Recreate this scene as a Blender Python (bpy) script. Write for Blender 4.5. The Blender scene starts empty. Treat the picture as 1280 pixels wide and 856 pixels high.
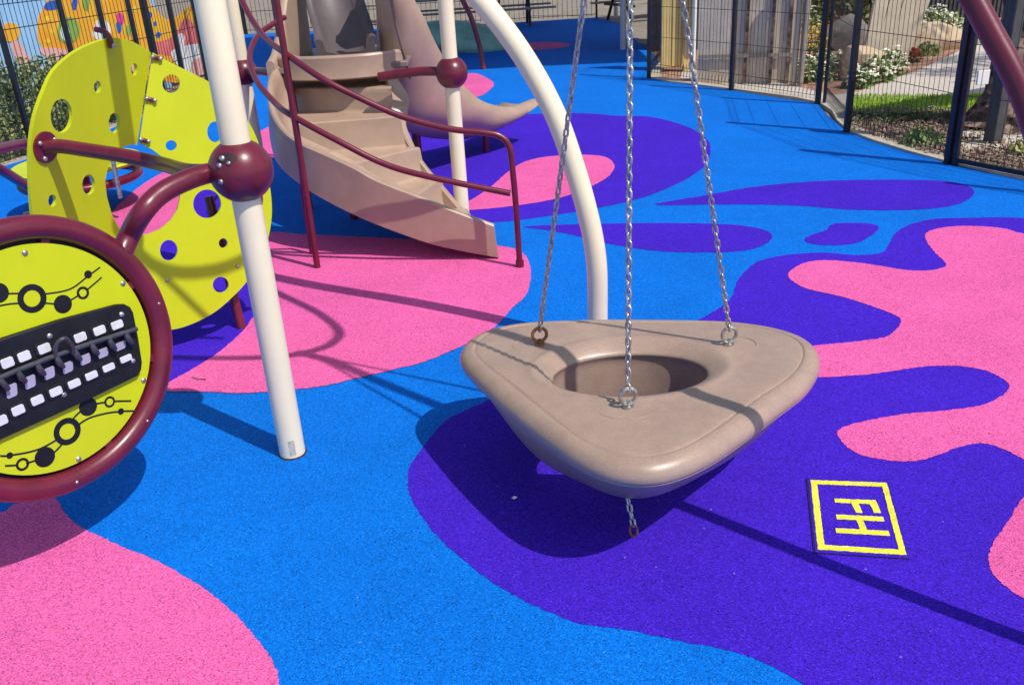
import bpy, bmesh, math, random
from mathutils import Vector as V, Matrix
from mathutils.geometry import tessellate_polygon
rnd = random.Random(7)
C = bpy.context.scene.collection
R = math.radians
# ------------------------------------------------------------------ camera geometry
PX, PY = 1280., 856.
_nv = V((785. - 640, 2850. - 428)); _L = _nv.length; _n = _nv / _L; _rt = V((_n.y, -_n.x))
FPX = math.sqrt(_L * 505.); PITCH = math.atan2(505., FPX); CH = 2.1
_s, _c = math.sin(PITCH), math.cos(PITCH)
def ray(x, y):
    d = V((x - 640, y - 428)); u = d.dot(_rt) / FPX; v = d.dot(_n) / FPX
    return V((u, _c - v * _s, -(_s + v * _c)))
def G(x, y, z=0.):
    r = ray(x, y); k = (z - CH) / r.z; return V((r.x * k, r.y * k, z))
def AtY(x, y, Y):
    r = ray(x, y) * (Y / ray(x, y).y); return V((r.x, r.y, r.z + CH))
def onplane(x, y, Q, n):
    r = ray(x, y); o = V((0, 0, CH)); return o + r * ((Q - o).dot(n) / r.dot(n))
# ------------------------------------------------------------------ materials
MATS = {}
def mat(name, col, rough=.5, var=.08, scale=6., bump=0., bscale=60., metal=0., col2=None, spec=.5, grain=0., gscale=300., coat=0.):
    if name in MATS: return MATS[name]
    m = bpy.data.materials.new(name); m.use_nodes = True; nt = m.node_tree; N = nt.nodes; Lk = nt.links
    b = N['Principled BSDF']; b.inputs['Roughness'].default_value = rough; b.inputs['Metallic'].default_value = metal
    b.inputs['Specular IOR Level'].default_value = spec
    b.inputs['Coat Weight'].default_value = coat; b.inputs['Coat Roughness'].default_value = .12
    tc = N.new('ShaderNodeTexCoord')
    nz = N.new('ShaderNodeTexNoise'); nz.inputs['Scale'].default_value = scale; nz.inputs['Detail'].default_value = 6
    nz.inputs['Roughness'].default_value = .65
    Lk.new(tc.outputs['Object'], nz.inputs['Vector'])
    cr = N.new('ShaderNodeValToRGB'); Lk.new(nz.outputs['Fac'], cr.inputs['Fac'])
    c2 = col2 or tuple(max(0, min(1, c * (1 + 2 * var))) for c in col)
    c1 = tuple(max(0, c * (1 - 2 * var)) for c in col) if not col2 else col
    cr.color_ramp.elements[0].color = (*c1, 1); cr.color_ramp.elements[0].position = .3
    cr.color_ramp.elements[1].color = (*c2, 1); cr.color_ramp.elements[1].position = .7
    out = cr.outputs['Color']
    if grain > 0:
        vo = N.new('ShaderNodeTexVoronoi'); vo.inputs['Scale'].default_value = gscale
        Lk.new(tc.outputs['Object'], vo.inputs['Vector'])
        sp = N.new('ShaderNodeSeparateColor'); Lk.new(vo.outputs['Color'], sp.inputs['Color'])
        mr = N.new('ShaderNodeMapRange'); mr.inputs['To Min'].default_value = 1 - grain; mr.inputs['To Max'].default_value = 1 + grain
        Lk.new(sp.outputs[0], mr.inputs['Value'])
        vm = N.new('ShaderNodeVectorMath'); vm.operation = 'SCALE'
        Lk.new(out, vm.inputs[0]); Lk.new(mr.outputs['Result'], vm.inputs['Scale']); out = vm.outputs['Vector']
        bp = N.new('ShaderNodeBump'); bp.inputs['Strength'].default_value = bump or .5; bp.inputs['Distance'].default_value = .004
        Lk.new(vo.outputs['Distance'], bp.inputs['Height']); bp.invert = True
        Lk.new(bp.outputs['Normal'], b.inputs['Normal'])
    elif bump > 0:
        n2 = N.new('ShaderNodeTexNoise'); n2.inputs['Scale'].default_value = bscale; n2.inputs['Detail'].default_value = 4
        Lk.new(tc.outputs['Object'], n2.inputs['Vector'])
        bp = N.new('ShaderNodeBump'); bp.inputs['Strength'].default_value = bump; bp.inputs['Distance'].default_value = .01
        Lk.new(n2.outputs['Fac'], bp.inputs['Height']); Lk.new(bp.outputs['Normal'], b.inputs['Normal'])
    Lk.new(out, b.inputs['Base Color'])
    MATS[name] = m; return m
def rubber(name, col, dk=.0):
    """EPDM crumb: granules of slightly different colour, a few odd ones, faint stains."""
    if name in MATS: return MATS[name]
    m = bpy.data.materials.new(name); m.use_nodes = True; nt = m.node_tree; N = nt.nodes; Lk = nt.links
    b = N['Principled BSDF']; b.inputs['Roughness'].default_value = .85; b.inputs['Specular IOR Level'].default_value = .12
    tc = N.new('ShaderNodeTexCoord')
    vo = N.new('ShaderNodeTexVoronoi'); vo.inputs['Scale'].default_value = 240; Lk.new(tc.outputs['Object'], vo.inputs['Vector'])
    sp = N.new('ShaderNodeSeparateColor'); Lk.new(vo.outputs['Color'], sp.inputs['Color'])
    cr = N.new('ShaderNodeValToRGB'); Lk.new(sp.outputs[0], cr.inputs['Fac'])
    e = cr.color_ramp.elements
    e[0].position = 0; e[0].color = (*[c * .36 for c in col], 1)
    e[1].position = 1; e[1].color = (*[min(1, c * 1.6 + .012) for c in col], 1)
    k = e.new(.18); k.color = (*[c * .84 for c in col], 1)
    k = e.new(.85); k.color = (*[min(1, c * 1.12) for c in col], 1)
    nz = N.new('ShaderNodeTexNoise'); nz.inputs['Scale'].default_value = 1.3; nz.inputs['Detail'].default_value = 8; nz.inputs['Roughness'].default_value = .7
    Lk.new(tc.outputs['Object'], nz.inputs['Vector'])
    mr = N.new('ShaderNodeMapRange'); mr.inputs['From Min'].default_value = .3; mr.inputs['From Max'].default_value = .7
    mr.inputs['To Min'].default_value = .87; mr.inputs['To Max'].default_value = 1.1; Lk.new(nz.outputs['Fac'], mr.inputs['Value'])
    vm = N.new('ShaderNodeVectorMath'); vm.operation = 'SCALE'
    Lk.new(cr.outputs['Color'], vm.inputs[0]); Lk.new(mr.outputs['Result'], vm.inputs['Scale'])
    # sparse pale specks of grit
    v2 = N.new('ShaderNodeTexVoronoi'); v2.inputs['Scale'].default_value = 9; v2.inputs['Randomness'].default_value = 1
    Lk.new(tc.outputs['Object'], v2.inputs['Vector'])
    lt = N.new('ShaderNodeMath'); lt.operation = 'LESS_THAN'; lt.inputs[1].default_value = .036; Lk.new(v2.outputs['Distance'], lt.inputs[0])
    mx = N.new('ShaderNodeMix'); mx.data_type = 'RGBA'; Lk.new(lt.outputs[0], mx.inputs['Factor'])
    Lk.new(vm.outputs['Vector'], mx.inputs['A']); mx.inputs['B'].default_value = (*[min(1, c * .6 + .16) for c in col], 1)
    Lk.new(mx.outputs['Result'], b.inputs['Base Color'])
    bp = N.new('ShaderNodeBump'); bp.inputs['Strength'].default_value = .55; bp.inputs['Distance'].default_value = .003; bp.invert = True
    Lk.new(vo.outputs['Distance'], bp.inputs['Height']); Lk.new(bp.outputs['Normal'], b.inputs['Normal'])
    MATS[name] = m; return m
def M(n): return MATS[n]
rubber('rubber_blue', (.0, .155, .66))
rubber('rubber_purple', (.052, .013, .50))
rubber('rubber_pink', (.76, .12, .36))
mat('cream', (.86, .75, .53), .32, .025, 3, .02, 40, coat=.2)
mat('burgundy', (.135, .010, .028), .33, .12, 7, .03, 90, coat=.12)
mat('lime', (.52, .57, .0), .42, .03, 3, .04, 200)
mat('taupe', (.405, .28, .205), .36, .05, 5, .08, 130, coat=.1)
mat('taupe_seat', (.36, .252, .195), .34, .05, 9, .10, 160, grain=.13, gscale=420, coat=.1)
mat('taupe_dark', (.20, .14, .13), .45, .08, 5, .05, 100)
mat('chute_shade', (.105, .083, .088), .45, .08, 5, .05, 100)  # taupe darkened: the shade lying on the chute is put into its colour
mat('steel', (.46, .45, .43), .36, .25, 40, .2, 200, metal=.85)
mat('rusty', (.30, .14, .07), .6, .25, 40, .3, 200, metal=.5)
mat('black', (.010, .010, .014), .45, .2, 10, .05, 90, spec=.3)
mat('axle_grey', (.045, .045, .06), .35, .2, 10, .05, 90)
mat('black_metal', (.012, .012, .018), .42, .2, 10, .05, 90)
mat('chime', (.84, .82, .84), .3, .05, 20, 0, metal=.3)
mat('chime_lilac', (.42, .38, .52), .35, .05, 20, 0, metal=.2)
mat('yellow_paint', (.86, .78, .06), .7, .12, 25, grain=.18, gscale=220)
mat('recess', (.03, .01, .015), .6)
mat('concrete', (.44, .39, .32), .85, .12, 7, .3, 60)
mat('path_grey', (.52, .46, .40), .85, .04, 3, .2, 80)
mat('soil', (.16, .12, .085), .95, .3, 2.5, grain=.5, gscale=40, col2=(.30, .25, .19))
mat('gravel', (.25, .21, .165), .95, .15, 2, grain=.3, gscale=60)
mat('mulch', (.27, .12, .075), .95, .3, 9, grain=.5, gscale=35, bump=1., col2=(.46, .27, .18))
mat('lawn', (.34, .50, .05), .9, .25, 12, grain=.4, gscale=120, bump=1.)
mat('leaf_dark', (.06, .085, .02), .6, .3, 8, col2=(.15, .17, .05))
mat('leaf_light', (.26, .28, .08), .6, .3, 8, col2=(.42, .40, .15))
mat('leaf_mid', (.10, .18, .04), .6, .3, 8, col2=(.20, .29, .08))
mat('leaf_dry', (.10, .075, .055), .9, .3, 30, col2=(.52, .38, .29))
mat('petal_white', (.85, .83, .66), .7); mat('petal_red', (.60, .06, .02), .7); mat('petal_yellow', (.75, .55, .03), .7)
mat('timber_pale', (.56, .48, .375), .8, .07, 4, .3, 30); mat('timber_grey', (.27, .24, .20), .85, .15, 4, .3, 30)
mat('sandstone', (.48, .34, .20), .85, .2, 4, .5, 14, col2=(.55, .44, .31))
mat('rock_grey', (.20, .185, .17), .9, .25, 6, .6, 14)
mat('slab_pale', (.50, .46, .38), .85, .12, 5, .3, 30)
mat('bark', (.045, .03, .025), .95, .4, 7, 1., 22, col2=(.26, .17, .13), grain=.7, gscale=16)
mat('post_grey', (.055, .06, .07), .6, .15, 6, .1, 40)
mat('post_pale', (.50, .50, .52), .45, .05, 4)
mat('white_card', (.78, .78, .78), .5, .03)
mat('sign_cream', (.62, .47, .18), .6, .08, 3); mat('sign_yellow', (.80, .56, .01), .55, .05)
mat('teal', (.20, .42, .33), .5, .15, 4, .05)
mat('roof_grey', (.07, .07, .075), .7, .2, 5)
mat('sail', (.30, .32, .38), .9)
mat('table_grey', (.22, .21, .20), .8, .15, 5)
mat('mural_sky', (.32, .56, .80), .75, .06, 2, .1, 30); mat('mural_orange', (.86, .33, .015), .75, .15, 2.5, .1, 30, col2=(.88, .50, .02))
mat('mural_pink', (.74, .16, .14), .75, .12, 3); mat('mural_blue', (.03, .11, .45), .75, .1, 3)
mat('mural_green', (.25, .38, .06), .75, .1, 3); mat('mural_white', (.78, .76, .70), .75, .08, 3)
mat('mural_yellow', (.85, .60, .03), .75, .1, 4); mat('mural_rose', (.82, .42, .36), .75, .08, 3); mat('mural_magenta', (.66, .04, .24), .75, .08, 3)
# ------------------------------------------------------------------ object helpers
def link(name, bm, m, parent=None, smooth=True, bevel=0, angle=35):
    me = bpy.data.meshes.new(name); bm.normal_update(); bm.to_mesh(me); bm.free()
    me.materials.append(M(m) if isinstance(m, str) else m)
    o = bpy.data.objects.new(name, me); C.objects.link(o)
    if parent is not None:
        o.parent = parent; o.matrix_parent_inverse = parent.matrix_basis.inverted()
    for p in me.polygons: p.use_smooth = smooth
    if smooth and angle < 180: me.set_sharp_from_angle(angle=R(angle))
    if bevel:
        b = o.modifiers.new('b', 'BEVEL'); b.width = bevel; b.segments = 2; b.limit_method = 'ANGLE'; b.angle_limit = R(40)
    return o
def tag(o, label=None, cat=None, group=None, kind=None):
    if label: o['label'] = label
    if cat: o['category'] = cat
    if group: o['group'] = group
    if kind: o['kind'] = kind
    return o
def thing(name, label, cat, loc=(0, 0, 0), group=None):
    o = bpy.data.objects.new(name, None); C.objects.link(o); o.location = loc; o.empty_display_size = .1
    return tag(o, label, cat, group)
def copy_tree(o, delta, label=None, parent=None):
    c = o.copy(); C.objects.link(c)
    if parent: c.parent = parent
    else: c.location = o.location + delta
    if label: c['label'] = label
    for ch in o.children: copy_tree(ch, delta, None, c)
    return c
def smooth_path(pts, n=8, closed=False):
    P = [V(p) for p in pts]; out = []; m = len(P)
    for i in range(m if closed else m - 1):
        if closed: a, b, c, d = P[(i - 1) % m], P[i], P[(i + 1) % m], P[(i + 2) % m]
        else: a, b, c, d = P[max(i - 1, 0)], P[i], P[i + 1], P[min(i + 2, m - 1)]
        for k in range(n):
            t = k / n
            out.append(.5 * ((2 * b) + (c - a) * t + (2 * a - 5 * b + 4 * c - d) * t * t + (3 * b - a - 3 * c + d) * t ** 3))
    if not closed: out.append(P[-1])
    return out
def tube(bm, pts, r, seg=16, closed=False, cap=True):
    """sweep; r number or list"""
    P = [V(p) for p in pts]; m = len(P); rings = []
    T = []
    for i in range(m):
        a = P[(i - 1) % m] if (closed or i > 0) else P[i]; b = P[(i + 1) % m] if (closed or i < m - 1) else P[i]
        T.append((b - a).normalized())
    up = V((0, 0, 1)) if abs(T[0].z) < .9 else V((1, 0, 0))
    nrm = (up - T[0] * up.dot(T[0])).normalized()
    for i in range(m):
        nrm = (nrm - T[i] * nrm.dot(T[i])).normalized(); bi = T[i].cross(nrm)
        rr = r[i] if isinstance(r, (list, tuple)) else r
        rings.append([bm.verts.new(P[i] + (nrm * math.cos(2 * math.pi * k / seg) + bi * math.sin(2 * math.pi * k / seg)) * rr) for k in range(seg)])
    for i in range(m if closed else m - 1):
        A, B = rings[i], rings[(i + 1) % m]
        off = 0
        if closed and i == m - 1:
            off = min(range(seg), key=lambda q: (A[0].co - B[q].co).length)
        for k in range(seg):
            bm.faces.new((A[k], A[(k + 1) % seg], B[(k + 1 + off) % seg], B[(k + off) % seg]))
    if cap and not closed:
        bm.faces.new(rings[0][::-1]); bm.faces.new(rings[-1])
    return bm
def mtube(name, pts, r, m, parent, n=8, seg=16, closed=False):
    bm = bmesh.new(); tube(bm, smooth_path(pts, n, closed) if n > 1 else pts, r, seg, closed); return link(name, bm, m, parent, angle=60)
def box(bm, c, s, rot=None, ax=None):
    """c centre, s full sizes, ax = (ex,ey,ez)"""
    ex, ey, ez = ax if ax else (V((1, 0, 0)), V((0, 1, 0)), V((0, 0, 1)))
    if rot: 
        q = Matrix.Rotation(rot, 3, 'Z'); ex, ey, ez = q @ ex, q @ ey, q @ ez
    c = V(c); v = []
    for dz in (-.5, .5):
        for dy in (-.5, .5):
            for dx in (-.5, .5): v.append(bm.verts.new(c + ex * dx * s[0] + ey * dy * s[1] + ez * dz * s[2]))
    for f in ((0, 2, 3, 1), (4, 5, 7, 6), (0, 1, 5, 4), (2, 6, 7, 3), (0, 4, 6, 2), (1, 3, 7, 5)): bm.faces.new([v[i] for i in f])
    return bm
def sphere(bm, c, r, su=24, sv=14, sc=(1, 1, 1)):
    g = bmesh.ops.create_uvsphere(bm, u_segments=su, v_segments=sv, radius=r)
    for v in g['verts']: v.co = V((v.co.x * sc[0], v.co.y * sc[1], v.co.z * sc[2])) + V(c)
    return bm
def dome(bm, c, n, r, hgt):
    """bolt head: low dome on plane with normal n"""
    n = V(n).normalized(); a = n.orthogonal().normalized(); b = n.cross(a); rings = []
    for rr, hh in ((1, 0), (1, .35), (.8, .75), (.45, .97)):
        rings.append([bm.verts.new(V(c) + n * hh * hgt + (a * math.cos(t * math.pi / 6) + b * math.sin(t * math.pi / 6)) * r * rr) for t in range(12)])
    for A, B in zip(rings, rings[1:]):
        for k in range(12): bm.faces.new((A[k], A[(k + 1) % 12], B[(k + 1) % 12], B[k]))
    bm.faces.new(rings[-1]); return bm
def flat(loops, z=None):
    """sheet from loops of world points (first outer, others holes)"""
    bm = bmesh.new(); vs = [bm.verts.new(p) for l in loops for p in l]
    for t in tessellate_polygon([[V(p) for p in l] for l in loops]):
        try: bm.faces.new([vs[i] for i in t])
        except ValueError: pass
    bm.normal_update()
    return bm
def plate(loops, n, th, bm=None):
    """slab with holes; loops lie on the FRONT plane (world points), n = outward normal, extends back by th"""
    bm = bm or bmesh.new(); n = V(n).normalized()
    ax = n.orthogonal().normalized(); ay = n.cross(ax)
    l2 = [[V((V(p).dot(ax), V(p).dot(ay), 0)) for p in l] for l in loops]
    F = [bm.verts.new(p) for l in loops for p in l]; B = [bm.verts.new(V(p) - n * th) for l in loops for p in l]
    for t in tessellate_polygon(l2):
        a, b, c = t
        fn = (F[b].co - F[a].co).cross(F[c].co - F[a].co)
        if fn.length < 1e-12: continue
        if fn.dot(n) < 0: a, b, c = c, b, a
        try:
            bm.faces.new((F[a], F[b], F[c])); bm.faces.new((B[c], B[b], B[a]))
        except ValueError: pass
    i = 0
    for l in loops:
        m = len(l)
        for k in range(m):
            bm.faces.new((F[i + k], F[i + (k + 1) % m], B[i + (k + 1) % m], B[i + k]))
        i += m
    bmesh.ops.recalc_face_normals(bm, faces=bm.faces)
    return bm
def ell(x, y, rx, ry, n=28, a0=0):
    return [(x + rx * math.cos(a0 + 2 * math.pi * k / n), y + ry * math.sin(a0 + 2 * math.pi * k / n)) for k in range(n)]
# ------------------------------------------------------------------ world, sun, camera
SUN_AZ = R(-39.5)          # direction towards the sun, from +X anticlockwise
SUN_EL = R(54.3)
w = bpy.data.worlds.new('World'); bpy.context.scene.world = w; w.use_nodes = True
nt = w.node_tree; sky = nt.nodes.new('ShaderNodeTexSky'); sky.sky_type = 'NISHITA'; sky.sun_disc = False
sky.sun_elevation = SUN_EL; sky.sun_rotation = R(90) - SUN_AZ; sky.dust_density = 1.2
nt.links.new(sky.outputs[0], nt.nodes['Background'].inputs[0]); nt.nodes['Background'].inputs[1].default_value = .135
sl = bpy.data.lights.new('sun', 'SUN'); sl.energy = 4.1; sl.angle = R(.55); sl.color = (1, .945, .86)
so = bpy.data.objects.new('sun', sl); C.objects.link(so)
SD = V((math.cos(SUN_AZ) * math.cos(SUN_EL), math.sin(SUN_AZ) * math.cos(SUN_EL), math.sin(SUN_EL)))
so.rotation_euler = SD.to_track_quat('Z', 'Y').to_euler(); so.location = (4, -4, 12)
sc = bpy.context.scene
sc.view_settings.view_transform = 'Standard'; sc.view_settings.look = 'None'; sc.view_settings.gamma = 1; sc.view_settings.exposure = 0.0
cd = bpy.data.cameras.new('camera'); co = bpy.data.objects.new('camera', cd); C.objects.link(co); sc.camera = co
cd.sensor_width = 36; cd.lens = 36 * FPX / PX; cd.clip_end = 600; cd.clip_start = .05
U_, V_, F_ = V((1, 0, 0)), V((0, -_s, -_c)), V((0, _c, -_s))
ex = U_ * _rt.x + V_ * _n.x; ed = U_ * _rt.y + V_ * _n.y
mw = Matrix((( ex.x, -ed.x, -F_.x, 0), (ex.y, -ed.y, -F_.y, 0), (ex.z, -ed.z, -F_.z, CH), (0, 0, 0, 1)))
co.matrix_world = mw
# ------------------------------------------------------------------ ground
def sheet(name, pts, z, m, kind='structure', smooth_n=0, label=None):
    p = [V((q[0], q[1], z)) for q in pts]
    if smooth_n: p = smooth_path(p, smooth_n, True)
    o = link(name, flat([p]), m, smooth=False); tag(o, label=label, kind=kind)
    for pl in o.data.polygons:
        pass
    return o
bm = bmesh.new(); bmesh.ops.create_grid(bm, x_segments=8, y_segments=8, size=300)
for v in bm.verts: v.co.z = -.03
tag(link('ground', bm, 'gravel', smooth=False), kind='structure')
pA, pB, pC, pD, pE = [G(*q) for q in ((811, 98), (914, 113), (1022, 130), (1058, 165), (1185, 205))]
pF = V((4.85, 6.45, 0)); pG = V((5.9, 5.1, 0)); pZ = G(829, 76)
lf = [G(44, 196) + V((-1.9, -5.6, 0)), G(44, 196) + V((-1.25, -3.7, 0)), G(44, 196) + V((-.62, -1.85, 0)), G(44, 196), G(115, 170), G(157, 154), G(190, 142), G(207, 136), G(235, 125), G(262, 115), V((-5.3, 17.3, 0)), V((-5.75, 19.6, 0)), V((-6.2, 21.9, 0)), V((-6.65, 24.2, 0)), V((-7.05, 26.7, 0))]
back = [V((-7.05, 26.9, 0)), V((-4.6, 26.4, 0)), V((-2.2, 25.9, 0)), V((.2, 25.5, 0)), V((2.8, 25.3, 0))]
blue = [V((-4.6, -7, 0))] + lf + [V((-7.05, 26.9, 0)), V((.2, 25.4, 0)), G(745, 22), G(775, 30), V((3.0, 20, 0)), V((2.9, 16.5, 0)), pA + V((.3, .6, 0)), pA, pB, pC, pC + (pD - pC) * .5 + V((-.02, 0, 0)), pD, pE, pF, pG, V((6.6, 3)), V((6.8, -7))]
blue = [V((p.x, p.y, 0)) for p in blue]
tag(link('playground_floor', flat([blue]), 'rubber_blue', smooth=False), kind='structure')
def patch(px, m, lvl, n=4, name='floor_pattern'):
    pts = [G(*q) if len(q) == 2 else V(q) for q in px]
    p = smooth_path([V((q[0], q[1], 0)) for q in pts], n * 3, True); out = []
    for q in p:   # trowelled joints are slightly ragged, crumb by crumb
        out.append(V((q.x + rnd.uniform(-1, 1) * .0035, q.y + rnd.uniform(-1, 1) * .0035, .0022 * lvl)))
    tag(link(name, flat([out]), m, smooth=False), kind='structure')
patch([(310, 800), (316, 480), (320, 330), (300, 268), (240, 250), (190, 275), (120, 330), (90, 420), (110, 520), (200, 487), (240, 470)][1:], 'rubber_purple', 1)
patch([(524, 566), (512, 585), (510, 600), (515, 625), (546, 669), (590, 708), (634, 739), (678, 761), (726, 779), (787, 788), (860, 803), (909, 812), (957, 829), (1001, 853), (1060, 900), (1140, 1010), (1250, 1180), (1500, 1200), (1640, 900), (1700, 600), (1620, 380), (1420, 285), (1280, 273), (1210, 272.6), (1168.6, 274), (1140.5, 280), (1121, 290), (1112, 304), (1102, 316), (1070, 319), (1025, 316), (976, 320), (944, 329), (923, 350), (912.6, 374), (888, 392), (860, 406), (780, 440), (680, 470), (596, 507), (555, 528)], 'rubber_purple', 1)
patch([(1280, 293), (1253, 286), (1210, 283), (1175.6, 285.6), (1158, 292), (1158, 302), (1168.6, 316), (1182.6, 330.5), (1175.6, 336), (1154.5, 339), (1126.5, 337.5), (1084.4, 330.5), (1035, 326), (1007, 329), (986, 341), (990, 351.5), (1011, 362), (1056, 372.5), (1098, 386.5), (1123, 397), (1125, 406), (1116, 416), (1102, 423), (1056, 429), (1014, 433), (985, 440), (968, 452), (985, 466), (1020, 472), (1070, 470), (1112, 465), (1151, 459.5), (1193, 458), (1232, 464), (1256, 476), (1261.5, 485), (1249, 497), (1225, 507.5), (1175.6, 514.5), (1132, 518), (1079, 527.5), (1049.6, 537), (1049.6, 549), (1069, 566), (1103, 575), (1142, 577), (1171, 570), (1200, 559), (1229.5, 555), (1258.6, 564), (1280, 575), (1320, 592), (1310, 612), (1280, 622), (1258.6, 654), (1239, 683), (1236.8, 707), (1249, 727), (1280, 750), (1350, 800), (1500, 800), (1600, 640), (1540, 420), (1400, 320)], 'rubber_pink', 2)
patch([(640, 386), (621, 407), (598, 423), (563, 439.5), (527.5, 453.6), (490, 463), (445.5, 473.5), (410, 482), (368, 487.5), (333, 490.4), (300, 492), (249, 490), (207, 489), (209, 480), (242, 461), (277, 438), (309.5, 407), (325, 375), (326, 330), (322, 305), (340, 291), (379, 293.5), (440, 296), (520, 300), (590, 304), (626, 308), (649.5, 314), (661, 328), (663, 350), (657, 370)], 'rubber_pink', 2)
patch([(340, 160), (322, 166), (270, 192), (200, 218), (150, 255), (130, 290), (150, 310), (200, 300), (255, 285), (305, 250), (345, 190)], 'rubber_pink', 2)
patch([(240, 235), (225, 258), (240, 272), (275, 272), (320, 255), (325, 238), (285, 232)], 'rubber_purple', 3)
patch([(730.6, 142), (770, 145), (809, 146), (842, 153), (868, 163), (885, 176), (888, 192), (883, 205.5), (865, 220), (842, 232), (816, 243), (790, 251), (744, 261), (691, 269.4), (642, 276), (609, 277.6), (560, 272), (520, 255), (490, 210), (495, 170), (560, 150), (660, 143)], 'rubber_purple', 1)
patch([(589.5, 250), (612.5, 235), (635.5, 215), (658, 202), (691, 195.6), (730.6, 194), (757, 197), (768, 207), (763, 218.6), (750, 228), (724, 240), (691, 250), (642, 258), (589.5, 263), (570, 260)], 'rubber_pink', 2)
patch([(819, 256), (875, 245.6), (942.5, 234), (1010, 227.6), (1089, 225), (1167.5, 226), (1207, 231.5), (1217, 243), (1195.6, 256), (1145, 262.5), (1066, 262.5), (987.5, 257), (897.5, 256)], 'rubber_purple', 1)
patch([(655, 284), (691, 281.6), (750, 280), (822.5, 279), (888, 280), (931, 282.6), (958.6, 289), (965, 297), (954, 307), (927.5, 314), (875, 316), (822.5, 314), (763.4, 305.5), (724, 296), (691, 289)], 'rubber_purple', 1)
patch([(1005.5, 299), (1018, 292.6), (1032, 288), (1042, 280), (1067, 279), (1088, 280), (1098.5, 285), (1088, 295.4), (1070.4, 304), (1042, 307), (1014, 305)], 'rubber_purple', 1)
patch([(600, 59), (640, 55), (680, 53), (706, 54.5), (712, 57.5), (690, 61.5), (650, 63), (610, 61.5)], 'rubber_pink', 1)
patch([(560, 98), (590, 92), (605, 96), (617, 104), (612, 113), (598, 121), (575, 122), (555, 112)], 'rubber_pink', 1)
patch([(-120, 700), (-60, 650), (0, 641), (14, 632.6), (41, 622), (60, 620), (72.6, 626), (79.5, 639.5), (93, 653), (110.6, 663.7), (152, 682.7), (193.6, 700), (235, 722.5), (269.6, 746.7), (297, 771), (318, 795), (339, 823), (349, 854), (345, 920), (250, 1050), (0, 1060), (-160, 900)], 'rubber_pink', 1)
# concrete kerb just outside the right fence
def strip(path, d0, d1, z0, z1, m, name, label=None):
    L = [V((p.x, p.y, 0)) for p in path]; N_ = []
    for i in range(len(L)):
        a = L[max(i - 1, 0)]; b = L[min(i + 1, len(L) - 1)]; t = (b - a).normalized(); N_.append(V((-t.y, t.x, 0)))
    bm = bmesh.new(); rows = []
    for p, q in zip(L, N_):
        rows.append([bm.verts.new(p + q * d + V((0, 0, z))) for d, z in ((d0, z0), (d0, z1), (d1, z1), (d1, z0))])
    for A, B in zip(rows, rows[1:]):
        for k in range(4): bm.faces.new((A[k], B[k], B[(k + 1) % 4], A[(k + 1) % 4]))
    bm.faces.new(rows[0]); bm.faces.new(rows[-1][::-1])
    bmesh.ops.recalc_face_normals(bm, faces=bm.faces)
    return tag(link(name, bm, m, smooth=False), kind='structure')
rp = [pZ, pA, pB, pC, pD, pE, pF, pG]
strip(smooth_path([V((p.x, p.y, 0)) for p in rp], 3), .02, .19, -.05, .02, 'concrete', 'kerb')
strip(lf, .0, .12, -.05, .015, 'concrete', 'kerb')
# garden ground beyond the right fence
gz = -.018
sheet('mulch_bed', [pA + V((.1, .2, 0)), pB + V((.08, .1, 0)), pC + V((.05, .1, 0)), pD + V((.16, 0, 0)), pE + V((.16, .05, 0)), pF + V((.2, 0, 0)), pG + V((.2, 0, 0)), V((14, 4)), V((22, 18)), V((14, 32)), V((4.2, 24))], gz, 'mulch')
sheet('path', [G(*q) for q in ((855, 84), (930, 94), (1000, 108), (1040, 118), (1072, 114), (1085, 109), (1150, 86), (1195, 65), (1232, 40), (1300, 20), (1400, 10), (1420, 60), (1300, 90), (1215, 118), (1140, 122), (1068, 124), (1056, 138), (1040, 131), (1022, 122), (914, 106), (850, 97))], gz + .006, 'path_grey', smooth_n=0)
sheet('lawn', [G(1060, 125), G(1140, 122.5), G(1215, 118), G(1280, 96), G(1290, 120), G(1215, 140), G(1150, 148), G(1100, 148), G(1066, 143)], gz + .012, 'lawn', smooth_n=3)
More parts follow.
